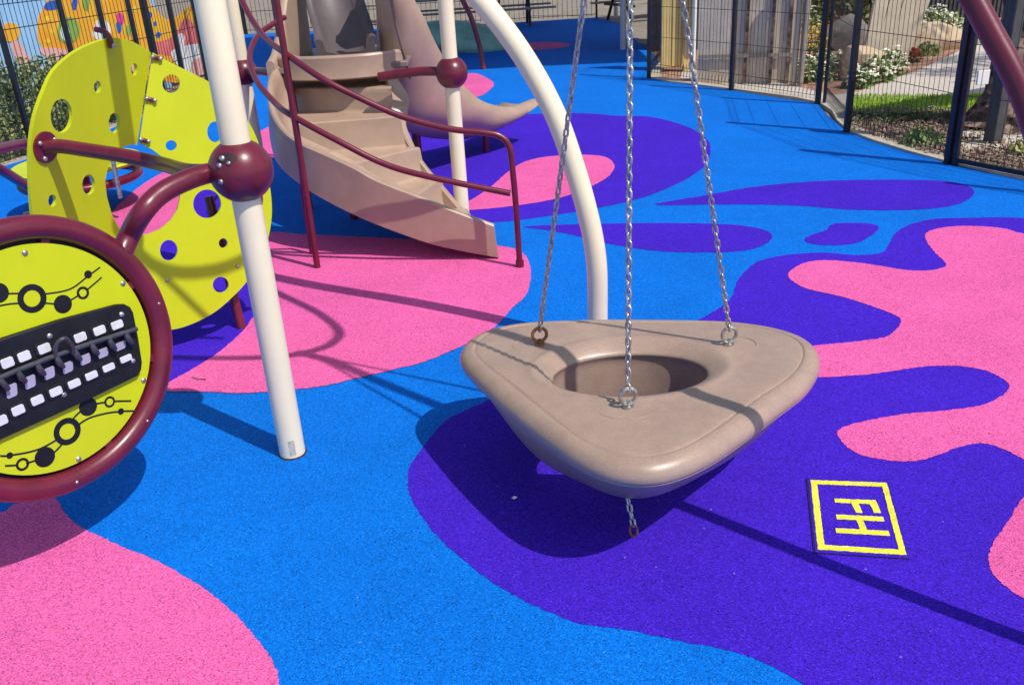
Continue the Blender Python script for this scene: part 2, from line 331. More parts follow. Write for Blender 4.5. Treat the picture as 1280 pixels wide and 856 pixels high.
# ------------------------------------------------------------------ leaves
def leaves(bm, n, fn, size, flat_=0.3):
    for _ in range(n):
        c, s = fn(), size * rnd.uniform(.6, 1.3)
        a = V((rnd.gauss(0, 1), rnd.gauss(0, 1), rnd.gauss(0, 1) * .7)).normalized(); b = a.orthogonal().normalized()
        b = (Matrix.Rotation(rnd.uniform(0, 6.28), 3, a) @ b)
        q = a.cross(b)
        v = [bm.verts.new(c + b * s), bm.verts.new(c + q * s * .5), bm.verts.new(c - b * s), bm.verts.new(c - q * s * .5)]
        bm.faces.new(v)
    return bm
def blob_fn(c, r):
    c = V(c)
    def f():
        while 1:
            p = V((rnd.uniform(-1, 1), rnd.uniform(-1, 1), rnd.uniform(0, 1)))
            if .45 < p.length < 1: return c + V((p.x * r[0], p.y * r[1], p.z * r[2]))
    return f
def plant(px, r, leafm, petal, label, cat='plant', group=None, nl=260, npet=40, ls=.035, name='flowering_plant', z0=-.02):
    c = G(*px) if len(px) == 2 else V(px)
    t = thing(name, label, cat, (c.x, c.y, z0), group)
    c = V((c.x, c.y, z0))
    link('foliage', leaves(bmesh.new(), nl, blob_fn(c, r), ls), leafm, t, smooth=False)
    if petal:
        f = blob_fn(c + V((0, 0, r[2] * .25)), (r[0], r[1], r[2] * .9)); bm = bmesh.new()
        for _ in range(int(npet * 1.3)):
            p = f(); s = ls * rnd.uniform(.9, 1.5)
            for k in range(3):
                a = k * 1.05 + rnd.random(); d = V((math.cos(a), math.sin(a), rnd.uniform(-.3, .5))) * s; e2 = V((-math.sin(a), math.cos(a), 0)) * s * .6
                bm.faces.new([bm.verts.new(p + q) for q in (d, e2, -d, -e2)])
        tag(link('flowers', bm, petal, t, smooth=False), kind='stuff')
    bm = bmesh.new()
    for k in range(5):
        a = k * 1.3; tube(bm, [c, c + V((math.cos(a) * r[0] * .5, math.sin(a) * r[1] * .5, r[2] * .7))], .006, 5)
    link('stem', bm, 'leaf_mid', t)
    return t
# ------------------------------------------------------------------ spinner seat on chains
seat = thing('hanging_seat', 'big triangular taupe plastic seat with a round hole hanging on three chains', 'swing seat', tuple(G(790, 560)))
zr = .455
out_px = [(575, 452), (578, 440), (590, 428), (612, 419), (650, 412), (700, 409), (760, 407), (850, 408), (920, 411), (968, 418), (1003, 428), (1020, 440), (1024, 456), (1018, 474), (1002, 492), (975, 512), (938, 540), (898, 568), (860, 588), (828, 598), (795, 601), (758, 594), (722, 578), (686, 553), (650, 525), (618, 497), (592, 472)]
O = smooth_path([G(x, y, zr) for x, y in out_px], 8, True)
hc = G(789.5, 466, .5); hx = (G(888, 463, .465) - G(697, 468, .465)).length / 2
hy = abs(G(789, 443, .465).y - G(786, 498, .465).y) / 2
hc.y = (G(789, 443, .465).y + G(786, 498, .465).y) / 2
NSEG = 120
def ray_to_outline(a):
    d = V((math.cos(a), math.sin(a))); best = None
    for p, q in zip(O, O[1:] + O[:1]):
        p2, q2 = V((p.x - hc.x, p.y - hc.y)), V((q.x - hc.x, q.y - hc.y)); e_ = q2 - p2
        den = d.x * -e_.y + d.y * e_.x
        if abs(den) < 1e-9: continue
        t = (p2.x * -e_.y + p2.y * e_.x) / den; s_ = (d.x * p2.y - d.y * p2.x) / den
        if t > 0 and -1e-6 <= s_ <= 1 + 1e-6: best = t if best is None else max(best, t)
    return best
RO = [ray_to_outline(2 * math.pi * k / NSEG) for k in range(NSEG)]
for _ in range(3): RO = [(RO[k - 1] + 2 * RO[k] + RO[(k + 1) % NSEG]) / 4 for k in range(NSEG)]
RH = [1 / math.sqrt((math.cos(2 * math.pi * k / NSEG) / hx) ** 2 + (math.sin(2 * math.pi * k / NSEG) / hy) ** 2) for k in range(NSEG)]
# (fraction hole->rim, inset metres from that, z)
prof = [('h', 1.0, .150), ('h', 1.06, .128), ('f', .10, .108), ('f', .22, .112), ('f', .40, .152), ('f', .56, .216), ('f', .70, .285), ('f', .80, .345), ('r', .070, .388), ('r', .052, .402), ('r', .034, .408), ('r', .014, .412), ('r', .004, .421),
        ('r', .000, .4285), ('r', .0035, .4315), ('r', -.003, .4345), ('r', -.005, .445), ('r', -.005, .460), ('r', .006, .48), ('r', .022, .495), ('r', .042, .503), ('r', .062, .5055), ('r', .0665, .5020), ('r', .069, .4990), ('r', .073, .5020), ('r', .08, .5055),
        ('f', .70, .5065), ('f', .55, .5068), ('q', .150, .507), ('q', .115, .5072), ('q', .100, .5115), ('q', .088, .514), ('q', .070, .510), ('q', .045, .498), ('q', .022, .484), ('q', .006, .472), ('q', 0, .462), ('q', .006, .452), ('q', .016, .435), ('h', 1.05, .38), ('h', 1.02, .28), ('h', 1.0, .20)]
bm = bmesh.new(); rings = []
for k_, v_, z_ in prof:
    ring = []
    for k in range(NSEG):
        a = 2 * math.pi * k / NSEG
        r_ = {'h': RH[k] * v_, 'f': RH[k] + (RO[k] - RH[k]) * v_, 'r': RO[k] - v_, 'q': RH[k] + v_}[k_]
        ring.append(bm.verts.new((hc.x + math.cos(a) * r_, hc.y + math.sin(a) * r_, z_)))
    rings.append(ring)
for i in range(len(rings)):
    A, B = rings[i], rings[(i + 1) % len(rings)]
    for k in range(NSEG): bm.faces.new((A[k], A[(k + 1) % NSEG], B[(k + 1) % NSEG], B[k]))
bmesh.ops.recalc_face_normals(bm, faces=bm.faces)
shell = link('seat_shell', bm, 'taupe_seat', seat, angle=180)
ss = shell.modifiers.new('s', 'SUBSURF'); ss.levels = 1; ss.render_levels = 1
# moulded pads round the bolts
bolts = [(G(675, 430, .51), 'rusty', 0), (G(911, 430, .51), 'steel', 1), (G(785, 508, .51), 'steel', 2)]
apex = V((.4827, 3.253, 2.72))
for k, (bp_, bmn, ii) in enumerate(bolts):
    bm = bmesh.new(); rr = .115
    d = (bp_ - V((hc.x, hc.y, bp_.z))).normalized(); a0 = math.atan2(d.y, d.x)
    pts = [bp_ + V((math.cos(a0 + t) * rr, math.sin(a0 + t) * rr * .75, -.0035)) for t in [x * .14 for x in range(-9, 10)]]
    tube(bm, pts, [.0006 + .0034 * math.sin(math.pi * i / (len(pts) - 1)) for i in range(len(pts))], 8)
    link('moulded_ridge', bm, 'taupe_seat', seat)
    bm = bmesh.new()
    # eye bolt: washer, shank, ring turned to face chain
    tube(bm, [bp_ + V((0, 0, -.004)), bp_ + V((0, 0, .004))], .022, 20)
    tube(bm, [bp_ + V((0, 0, .0)), bp_ + V((0, 0, .022))], .010, 14)
    cy = V((1, .18, 0)).normalized(); cz = V((0, 0, 1))
    ctr = bp_ + V((0, 0, .044)); rg = [ctr + (cy * math.cos(t * math.pi / 12) + cz * math.sin(t * math.pi / 12)) * .031 for t in range(24)]
    tube(bm, rg, .0074, 10, closed=True)
    link('eye_bolt', bm, bmn, seat)
def chain_bm(a, b, pitch=.0290, L=.0405, W=.026, r=.0046, swing=0., tw=.3):
    bm = bmesh.new(); d = (b - a); n = max(2, int(round(d.length / pitch))); t = d.normalized(); st = d / n
    u0 = t.orthogonal().normalized(); u0 = (V((1, 0, 0)) - t * t.x).normalized() if abs(t.x) < .9 else u0
    for i in range(n):
        c_ = a + st * (i + .5); ang = (0 if i % 2 else math.pi / 2) + tw + rnd.uniform(-.12, .12)
        u = Matrix.Rotation(ang, 3, t) @ u0; hw, hl = W / 2 - r, L / 2 - r
        pts = []
        for k in range(14):
            q = 2 * math.pi * k / 14; x_ = math.cos(q) * hw; y_ = math.sin(q) * hw + (hl - hw if math.sin(q) > 0 else -(hl - hw))
            pts.append(c_ + u * x_ + t * y_)
        tube(bm, pts, r, 8, closed=True)
    return bm
for k, (bp_, bmn, ii) in enumerate(bolts):
    top = apex + (bp_ - V((apex.x, apex.y, bp_.z))).normalized() * .03
    o = link('chain', chain_bm(bp_ + V((0, 0, .060)), top, tw=[.5, .15, .9][k]), 'steel', seat, angle=180)
# short tether chain with a rusty quick link under the seat
t1 = G(792, 664, .03)
link('tether_chain', chain_bm(V((t1.x - .03, t1.y + .12, .235)), V((t1.x, t1.y, .055)), tw=.6), 'steel', seat, angle=180)
bm = bmesh.new(); cpt = V((t1.x, t1.y, .034))
pts = [cpt + V((math.cos(q * math.pi / 9) * .014, .004 * math.sin(q), math.sin(q * math.pi / 9) * .026)) for q in range(18)]
tube(bm, pts, .0048, 8, closed=True); link('quick_link', bm, 'rusty', seat)
# swivel at the chains' top
bm = bmesh.new(); tube(bm, [apex + V((0, 0, -.03)), apex + V((0, 0, .07))], .035, 20); sphere(bm, apex + V((0, 0, -.03)), .04, 16, 10); link('swivel', bm, 'steel', seat)
# ------------------------------------------------------------------ overhead arm (burgundy) from the right foot to over the seat
arm = thing('swing_support', 'burgundy tube arm curving up from the ground at the right edge to hold the chains', 'support arm', (1.62, 2.12, 0))
dirv = V((.70, -.69, 0)).normalized()
ap2 = apex + V((0, 0, .11))
main = [V((1.66, 2.07, -.03)), V((1.645, 2.09, .35)), V((1.60, 2.14, .80)), V((1.515, 2.24, 1.25)), V((1.411, 2.352, 1.606)), V((1.324, 2.446, 1.803)), V((1.20, 2.565, 2.03)), V((1.0, 2.76, 2.32)), V((.75, 3.0, 2.61)), ap2 + V((.06, -.05, -.01)), ap2 + V((-.12, .06, .07))]
SH = V((-.020, -.024, 0)); main = [p + SH * max(0, min(1, (2.7 - p.z) / 1.0)) for p in main]
mtube('arm_tube', main, .031, 'burgundy', arm, 6, 24)
loop = [V((-1.06, 3.56, 2.86)), V((-.5, 3.40, 2.84)), V((0, 3.31, 2.84)), V((.26, 3.30, 2.84)), V((.42, 3.33, 2.86)), V((.54, 3.43, 2.87)), V((.545, 3.62, 2.87)), V((.34, 3.95, 2.86)), V((-.05, 4.40, 2.82)), V((-.42, 4.88, 2.60))]
mtube('curl_tube', loop, .030, 'burgundy', arm, 6, 18)
# ------------------------------------------------------------------ posts with ball clamps
def ball(parent, c, r, dirs):
    bm = bmesh.new(); sphere(bm, c, r, 40, 24)
    o = link('ball_clamp', bm, 'burgundy', parent, angle=180)
    for d in dirs:
        d = V(d).normalized()
        b2 = bmesh.new(); a = d.orthogonal().normalized(); b_ = d.cross(a)
        # dark oval lying on the ball paints the shade of a bolt hollow
        a = V((-d.y, d.x, 0)).normalized(); b_ = d.cross(a)
        rr_ = []
        for k_ in (1., .6, .25): rr_.append([b2.verts.new(V(c) + (d + a * math.cos(q * math.pi / 12) * .36 * k_ + b_ * math.sin(q * math.pi / 12) * .19 * k_).normalized() * r * 1.003) for q in range(24)])
        for A, B in zip(rr_, rr_[1:]):
            for q in range(24): b2.faces.new((A[q], A[(q + 1) % 24], B[(q + 1) % 24], B[q]))
        b2.faces.new(rr_[-1])
        bmesh.ops.recalc_face_normals(b2, faces=b2.faces)
        link('socket_shade', b2, 'recess', o)
        b3 = bmesh.new(); dome(b3, V(c) + (d - a * .13).normalized() * r * 1.0, d, .012, .010); dome(b3, V(c) + (d + a * .1 - b_ * .16).normalized() * r * .998, d, .009, .008)
        link('bolt', b3, 'steel', o)
    return o
p1 = G(366, 566); c1 = V((p1.x, p1.y, 1.315))
post1 = thing('support_post', 'nearest cream steel post with a large burgundy ball, standing left of the hanging seat', 'post', tuple(p1), 'cream posts of the play structure')
bm = bmesh.new(); tube(bm, [p1 + V((0, 0, -.05)), p1 + V((0, 0, .002)), p1 + V((0, 0, 1.3))] + smooth_path([p1 + V((0, 0, 2.0)), p1 + V((0, .10, 2.25)), p1 + V((0, .36, 2.5)), p1 + V((0, .50, 2.8)), p1 + V((0, .52, 3.2)), p1 + V((0, .52, 3.7))], 5), .058, 40); link('pipe', bm, 'cream', post1)
ball(post1, c1, .127, [V((.277, -.938, .206)) * .80 + V((-.96, -.28, 0)) * .38 + V((0, .2, .98)) * .40])
bm = bmesh.new(); gr = [[bm.verts.new(p1 + V((math.cos(a) * .0587, math.sin(a) * .0587, z))) for a in [-1.52 + .06 * k for k in range(9)]] for z in (.018, .045, .07, .095)]
for A, B in zip(gr, gr[1:]):
    for k in range(8): bm.faces.new((A[k], A[k + 1], B[k + 1], B[k]))
tag(link('scuffed_sticker', bm, mat('sticker', (.80, .74, .58), .6, .3, 90, col2=(.22, .22, .22)), post1), label='worn grey scuffed sticker near the foot')
bm = bmesh.new(); tube(bm, [p1 + V((math.cos(t * math.pi / 20) * .060, math.sin(t * math.pi / 20) * .060, .002)) for t in range(40)], .0045, 6, closed=True); link('sealant_ring', bm, 'recess', post1)
p2 = G(578, 268); c2 = V((-.348, 7.263, 1.156))
post2 = thing('support_post', 'cream post with burgundy ball between the curved stairs and the far slide', 'post', tuple(p2), 'cream posts of the play structure')
bm = bmesh.new(); tube(bm, [p2 + V((0, 0, -.05)), p2 + V((0, 0, 3.0))], .060, 32); link('pipe', bm, 'cream', post2)
ball(post2, c2, .127, [])
c4 = V((-2.36, 8.66, 1.093)); p4 = V((c4.x, c4.y, 0))
post3 = thing('support_post', 'cream post with burgundy ball standing just behind the nearest post', 'post', tuple(p4), 'cream posts of the play structure')
bm = bmesh.new(); tube(bm, [p4 + V((0, 0, -.05)), p4 + V((0, 0, 3.0))], .062, 32); link('pipe', bm, 'cream', post3)
ball(post3, c4, .127, [])
# arch
arch = thing('arch_post', 'cream arched pole bending up and left behind the hanging seat', 'arch pole', (.478, 4.51, 0))
ap = [V((.478, 4.515, -.05)), V((.482, 4.512, .2)), V((.482, 4.508, .45)), V((.463, 4.516, .63)), V((.422, 4.534, .83)), V((.367, 4.562, 1.036)), V((.301, 4.591, 1.24)), V((.209, 4.633, 1.438)), V((.091, 4.683, 1.633)), V((-.057, 4.742, 1.826)), V((-.26, 4.84, 2.04)), V((-.52, 5.0, 2.25)), V((-.85, 5.2, 2.44)), V((-1.25, 5.46, 2.58)), V((-1.7, 5.8, 2.65)), V((-2.3, 6.3, 2.6))]
mtube('pipe', ap, .056, 'cream', arch, 6, 32)
# ------------------------------------------------------------------ chime panel
th = .959; e = V((math.cos(th), math.sin(th), 0)); nn = V((math.sin(th), -math.cos(th), 0)); up = V((0, 0, 1)) * math.cos(.082) - nn * math.sin(.082); nn = e.cross(up)
CC = V((-1.664, 2.881, .828))
if nn.dot(V((0, 0, CH)) - CC) < 0: nn = -nn
cp = thing('chime_panel', 'round lime yellow music panel with black chime box inside a burgundy ring, left foreground', 'music panel', (CC.x, CC.y, 0))
mtube('ring_tube', [CC + (e * math.cos(t * math.pi / 24) + up * math.sin(t * math.pi / 24)) * .468 for t in range(48)], .043, 'burgundy', cp, 2, 24, True)
f0 = CC + nn * .012
disc = plate([[f0 + (e * math.cos(t * math.pi / 48) + up * math.sin(t * math.pi / 48)) * .412 for t in range(96)]], nn, .02)
disc = link('disc', disc, 'lime', cp, bevel=.003)
bm = plate([[CC - nn * .012 + (e * math.cos(t * math.pi / 48) + up * math.sin(t * math.pi / 48)) * .432 for t in range(96)]], nn, .012)
link('backing_disc', bm, 'black', cp)
for a in (.35, 1.25, 2.1, 3.0, 3.9, 5.0, 5.9):
    bm = bmesh.new()
    q = CC + (e * math.cos(a) + up * math.sin(a)) * .425; box(bm, q, (.05, .02, .03), ax=((e * math.cos(a) + up * math.sin(a)), nn, (-e * math.sin(a) + up * math.cos(a))))
    link('mounting_tab', bm, 'burgundy', cp)
def onp(x, y, off=0.): return onplane(x, y, f0 + nn * off, nn)
def pr(x, y): p = onp(x, y) - f0; return p.dot(e), p.dot(up)
def lp(a, b, off=0.): return f0 + e * a + up * b + nn * off
def pscale(x, y):  # px -> metres locally (vertical)
    return (onp(x, y - 5) - onp(x, y + 5)).length / 10
marks = bmesh.new()
def dot(x, y, r, inner=0):
    s_ = pscale(x, y); a, b = pr(x, y); R1 = r * s_; R0 = inner * s_
    o_ = [lp(a + R1 * math.cos(t * math.pi / 16), b + R1 * math.sin(t * math.pi / 16), .0015) for t in range(32)]
    L_ = [o_]
    if inner: L_.append([lp(a + R0 * math.cos(t * math.pi / 16), b + R0 * math.sin(t * math.pi / 16), .0015) for t in range(32)])
    plate(L_, nn, .0012, marks)
RINGS = [(40, 373, 11), (103.5, 366, 5.5), (137, 502, 5), (84, 539, 10.5), (28, 580, 5.5)]
def line(px, wd=2.2):
    P_ = smooth_path([V((*pr(*q), 0)) for q in px], 12); s_ = pscale(*px[0]) * wd / 2; L_, R_ = [], []
    for i, p in enumerate(P_):
        t = (P_[min(i + 1, len(P_) - 1)] - P_[max(i - 1, 0)]).normalized(); m_ = V((-t.y, t.x, 0)) * s_
        L_.append(lp((p + m_).x, (p + m_).y, .001)); R_.append(lp((p - m_).x, (p - m_).y, .001))
    rc_ = [(V((*pr(x_, y_), 0)), r_ * pscale(x_, y_)) for x_, y_, r_ in RINGS]
    for i in range(len(P_) - 1):
        if any(((P_[i] + P_[i + 1]) / 2 - c_).length < r_ for c_, r_ in rc_): continue
        marks.faces.new([marks.verts.new(q) for q in (L_[i], L_[i + 1], R_[i + 1], R_[i])])
line([(-60, 385), (-30, 376), (0, 370), (12, 367), (35, 367), (59, 367), (88, 361), (110, 345), (125, 334)])
line([(-40, 392), (0, 382), (24, 379), (56, 379), (79, 379), (103, 366), (115, 357), (127, 346.6)])
dot(40, 373, 18, 10.5); dot(110, 343, 5); dot(103.5, 366, 8, 5); dot(78.5, 380, 11.5); dot(-2, 366, 12.5)
line([(164, 501), (137, 502), (110, 508), (90, 525), (84, 545), (70, 563), (56, 571), (28, 580), (6, 582)])
line([(167, 513.5), (151, 514), (130, 517), (108, 524), (84, 541), (49, 561), (12, 569), (0, 569.5)])
dot(110, 508, 11.5); dot(137, 502, 7, 4.5); dot(84, 539, 17, 10); dot(151, 514, 4); dot(56, 571, 12.5); dot(28, 580, 8, 5); dot(12, 569, 4)
link('printed_pattern', marks, 'black', disc, smooth=False)
# chime box
bx = [(-70, 460), (0, 421.5), (70, 399), (142, 380), (152, 379.5), (159, 383), (163, 390), (169, 420), (174, 452), (173, 461), (168, 469), (160, 473), (100, 502), (40, 529), (0, 547), (-70, 590)]
cb = link('chime_box', plate([[onp(*q) + nn * .022 for q in bx]], nn, .022), 'black', cp, bevel=.006)
def keyblock(x, y, w_, h_, z0, z1, m, name, skew=0):
    s_ = pscale(x, y); a, b = pr(x, y); bm = bmesh.new(); aw = w_ * s_ / 2 * 1.35; bh = h_ * s_ / 2; c_ = min(aw, bh) * .3
    Lq = [(-aw + c_, -bh), (aw - c_, -bh), (aw, -bh + c_), (aw, bh - c_), (aw - c_, bh), (-aw + c_, bh), (-aw, bh - c_), (-aw, -bh + c_)]
    plate([[lp(a + q[0] + skew * q[1], b + q[1], z1) for q in Lq]], nn, z1 - z0, bm)
    return link(name, bm, m, cp, bevel=.0015, smooth=False)
upr = [(4, 452), (25, 444), (50, 434.5), (95, 420.5), (119, 412), (141, 405)]
low = [(-4, 524), (17.5, 511), (41.5, 498.5), (64.5, 488), (87.5, 478), (109, 468), (130.5, 458), (152, 447)]
for i, q in enumerate(upr + low):
    if i < 6 or q[0] > 0: keyblock(q[0], q[1], 16, 18 - (i % 6) * .5, .0222, .0262, 'black', 'slot_frame')
for i, q in enumerate(upr): keyblock(q[0], q[1], 11.5, 12.5 - i * .5, .0235, .031, 'chime', 'chime')
for i, q in enumerate(low): keyblock(q[0], q[1], 11.5, 12 - i * .6, .0235, .031, 'chime', 'chime')
mid = [(10, 487), (33, 476), (57, 465), (80, 458), (102, 448), (124, 440), (146, 431)]
for i, q in enumerate(mid): keyblock(q[0], q[1], 10, 16 - i, .0235, .027, 'chime_lilac', 'chime_plate', skew=.25)
rod = [onp(*q, .045) for q in ((-60, 503), (0, 472), (90, 437), (171, 411))]
mtube('axle', rod, .009, 'axle_grey', cp, 4, 12)
for i, q in enumerate([(0, 472), (22, 463), (46, 454), (70, 445), (92, 436), (114, 429), (136, 423), (157, 416)]):
    bm = bmesh.new(); a_ = onp(q[0], q[1], .045); tube(bm, smooth_path([a_, a_ + nn * .006 - up * .02, a_ - nn * .004 - up * .05 + e * .014], 4), [.007, .0085, .0095, .0105, .0115, .0115, .011, .010, .008], 8)
    tube(bm, [a_ - e * .008, a_ + e * .008], .0105, 12)
    link('beater', bm, 'axle_grey', cp)
bm = bmesh.new()
for q in ((81, 428),):
    pts = [onp(q[0] - 12, q[1] + 16, .05), onp(q[0] - 10, q[1] + 2, .07), onp(q[0], q[1] - 5, .08), onp(q[0] + 9, q[1] + 4, .07), onp(q[0] + 10, q[1] + 14, .05)]
    tube(bm, smooth_path(pts, 5), .008, 10)
link('handle', bm, 'axle_grey', cp)
for q, off in (((31, 316), 0), ((158, 349.5), 0), ((188, 477), 0), ((102, 585), 0), ((152, 393), .022), ((62, 420), .022), ((166, 451), .022), ((80, 493), .022)):
    dd = onp(q[0], q[1], off)
    if ((dd - f0) - nn * (dd - f0).dot(nn)).length > .40: dd = f0 + (dd - f0).normalized() * .398
    link('bolt', dome(bmesh.new(), dd, nn, .0105, .007), 'steel', cp)
# arm from ring to ball
q0 = CC + (e * math.cos(1.02) + up * math.sin(1.02)) * .468
mtube('support_arm', [onplane(152, 316, CC, nn), onplane(163, 292, CC, nn), AtY(178, 266, 3.25), AtY(200, 243, 3.32), AtY(232, 226, 3.41), AtY(265, 216, 3.50), c1], .040, 'burgundy', cp, 7, 22)
jn = (AtY(240, 222, 3.44) - c1).normalized()
for q in (V((.277, -.938, .206)) * .9 + jn * .9 + V((0, 0, .35)), V((.277, -.938, .206)) * .9 + jn * .9 + V((0, 0, -.35))):
    link('bolt', dome(bmesh.new(), c1 + q.normalized() * .126, q, .011, .009), 'steel', cp)
for a_ in (5.35, 4.6, .1):
    q = CC + (e * math.cos(a_) + up * math.sin(a_)) * .468 + nn * .042; link('rivet', dome(bmesh.new(), q, nn, .006, .004), 'steel', cp)
# ------------------------------------------------------------------ climbing panel
th2 = R(32); e2 = V((math.cos(th2), math.sin(th2), 0)); ln = .14
n2 = V((math.sin(th2), -math.cos(th2), 0)) * math.cos(ln) + V((0, 0, math.sin(ln)))
Q2 = V((-1.97, 4.76, .14))
def r2(x, y): return onplane(x, y, Q2, n2)
sA, sB = r2(190, 65), r2(172, 185)
th3 = R(72); e3 = V((math.cos(th3), math.sin(th3), 0)); n3 = e3.cross((sA - sB).normalized()).normalized()
if n3.dot(V((0, 0, CH)) - sA) < 0: n3 = -n3
def r3(x, y): return onplane(x, y, sA, n3)
clp = thing('playground_climber', 'lime yellow folded climbing panel full of round holes behind the music panel', 'climbing panel', tuple(G(215, 440)))
def seamx(y): return 190 - .15 * (y - 65)
hole_r = [(152 + 2, 294), (165, 295), (185, 293), (200, 287), (213, 276), (222, 262), (225, 247), (224, 228), (217, 211), (205, 198), (190, 187), (178, 181)]
right = [(seamx(66) + 1, 66), (207, 75), (228.5, 86), (247, 95), (262, 103), (282, 117), (300, 138), (315, 160), (327, 190), (336, 225), (340, 262), (336, 295), (326, 325), (310, 350), (295, 367), (270, 389), (242, 404), (215, 412), (175, 414), (138, 408)]
right = right + [(seamx(300) + 1, 300)] + hole_r + [(seamx(178) + 1, 178)]
rl = [r2(*q) for q in smooth_path([V((*q, 0)) for q in right[:20]], 4)[:] for q in [(q.x, q.y)]] + [r2(*q) for q in right[20:]]
rh = [[r2(*q) for q in ell(*hh)] for hh in ((214, 105, 11, 11.5), (214, 182, 7, 6.5), (269, 165, 10, 13), (259, 255, 17.5, 18), (279, 304, 5.5, 6), (211, 313, 11, 13), (276, 356, 10, 10), (322, 250, 7, 14))]
link('right_panel', plate([rl] + rh, n2, .02), 'lime', clp, smooth=False, bevel=.002)
left_o = [(seamx(66) - 1, 66), (169, 54), (146, 48), (126, 51), (107.5, 58), (89, 68.5), (67, 89), (54, 116), (44, 145), (39, 175), (38, 202), (39, 240), (43, 280), (53, 320), (70, 355), (95, 385), (136, 406)]
left_h = [(seamx(292) - 1, 292), (148, 284), (140, 268), (134, 247), (131.5, 226), (135.5, 208), (143, 193), (154, 184), (165, 181), (seamx(182) - 1, 182)]
ll = [r3(q.x, q.y) for q in smooth_path([V((*q, 0)) for q in left_o], 4)] + [r3(*q) for q in left_h]
lh = [[r3(*q) for q in ell(*hh)] for hh in ((77, 145, 13.5, 21), (122, 109, 4.5, 7.5), (143, 154, 7, 12.5), (168, 87, 4, 7.5), (111, 231, 8, 12.5), (65.5, 251, 5, 7.5))]
link('left_panel', plate([ll] + lh, n3, .02), 'lime', clp, smooth=False, bevel=.002)
for (x, y) in ((194, 72), (187, 124), (179, 175)):
    a_, b_ = r3(x - 6, y - 1) + n3 * .004, r2(x + 6, y + 2) + n2 * .004
    bm = bmesh.new(); tube(bm, [a_, (a_ + b_) / 2 + n2 * .006, b_], .012, 10); hg = link('hinge', bm, 'burgundy', clp)
    bm = bmesh.new(); dome(bm, a_ + n3 * .009, n3 + n2, .012, .012); dome(bm, b_ + n2 * .009, n2, .012, .012); link('bolt', bm, 'steel', hg)
for fn, nr, pts in ((r2, n2, ((167, 303), (209, 350), (297, 333))),):
    for q in pts: link('bolt', dome(bmesh.new(), fn(*q), nr, .0115, .009), 'steel', clp)
bm = bmesh.new(); fc = r3(56, 184); 
tube(bm, [fc - n3 * .001, fc + n3 * .010], .075, 30); fl = link('flange', bm, 'burgundy', clp)
for k in range(3):
    a_ = 2.1 * k + .5; dv = (sA - sB).normalized(); link('bolt', dome(bmesh.new(), fc + n3 * .010 + (e3 * math.cos(a_) + dv * math.sin(a_)) * .055, n3, .0125, .010), 'steel', fl)
mtube('support_arm', [fc + n3 * .0, AtY(75, 183, fc.y - .01), AtY(110, 188, fc.y - .06), AtY(160, 196, fc.y - .15), AtY(205, 206, fc.y - .26), AtY(240, 215, 3.68), c1], .034, 'burgundy', clp, 6, 20)
tb = r3(135, 52); mtube('top_stay', [tb - n3 * .06 + V((0, 0, .05)), tb - n3 * .01 + V((0, 0, .045)), tb + n3 * .014 + V((0, 0, .02)), tb + n3 * .012 + V((0, 0, -.03))], .014, 'burgundy', clp, 4, 12)
link('bolt', dome(bmesh.new(), tb + n3 * .028 + V((0, 0, -.018)), n3, .014, .01), 'steel', clp)
lg = G(302, 410); nb = V((-math.sin(th2), math.cos(th2), 0)); mtube('leg', [lg + V((0, .0, -.02)), lg + nb * .16 + V((0, 0, .8))], .028, 'burgundy', clp, 1, 16)
lg2 = r3(60, 300); mtube('leg', [V((lg2.x - .10, lg2.y + .06, -.02)), V((lg2.x - .08, lg2.y + .05, 1.0))], .028, 'burgundy', clp, 1, 16)
bm = bmesh.new(); a_ = r2(300, 240) - n2 * .05; b_ = r2(230, 330) - n2 * .05
tube(bm, smooth_path([lg + nb * .11 + V((0, 0, .55)), a_, b_, r2(160, 330) - n2 * .06], 5), .022, 14); link('back_brace', bm, 'burgundy', clp)
# unseen upper stays, shaped so that their shade falls on the panel
def castup(px, z): p = r2(*px); return p + SD * ((z - p.z) / SD.z)
us = thing('overhead_stay', 'unseen burgundy overhead tubes shaped to shade the lime climber', 'overhead tube', (-1.04, 3.53, 2.4))
mtube('tube', [castup(q, 3.0) for q in ((140, 296), (172, 316), (195, 333), (228, 341), (268, 338), (300, 327), (340, 305))], .027, 'burgundy', us, 6, 14)
mtube('tube', [castup(q, 3.03) for q in ((150, 292), (178, 318), (205, 346), (255, 394), (280, 418))], .017, 'burgundy', us, 4, 12)
# ------------------------------------------------------------------ spinner behind the panel
sp0 = G(112, 262); sp = thing('spinner', 'low lime disc spinner with burgundy tubing, seen through the climbing panel', 'spinner', tuple(sp0))
bm = bmesh.new(); prf = [(.05, .40), (.48, .40), (.55, .415), (.57, .44), (.55, .455), (.46, .44), (.05, .43)]
rs = [[bm.verts.new(sp0 + V((math.cos(t * math.pi / 24) * r_, math.sin(t * math.pi / 24) * r_, z_))) for t in range(48)] for r_, z_ in prf]
for i in range(len(rs)):
    A, B = rs[i], rs[(i + 1) % len(rs)]
    for k in range(48): bm.faces.new((A[k], A[(k + 1) % 48], B[(k + 1) % 48], B[k]))
bmesh.ops.recalc_face_normals(bm, faces=bm.faces); link('disc', bm, 'lime', sp)
mtube('ring_tube', [sp0 + V((math.cos(t * math.pi / 12) * .5, math.sin(t * math.pi / 12) * .5, .30)) for t in range(24)], .04, 'burgundy', sp, 2, 14, True)
mtube('pole', [sp0 + V((0, 0, -.02)), sp0 + V((0, 0, .45))], .07, 'burgundy', sp, 1, 18)
gq = G(157, 275); mtube('grab_pole', [gq + V((0, 0, .2)), gq + V((.02, .05, 1.15))], .02, 'steel', sp, 1, 14)
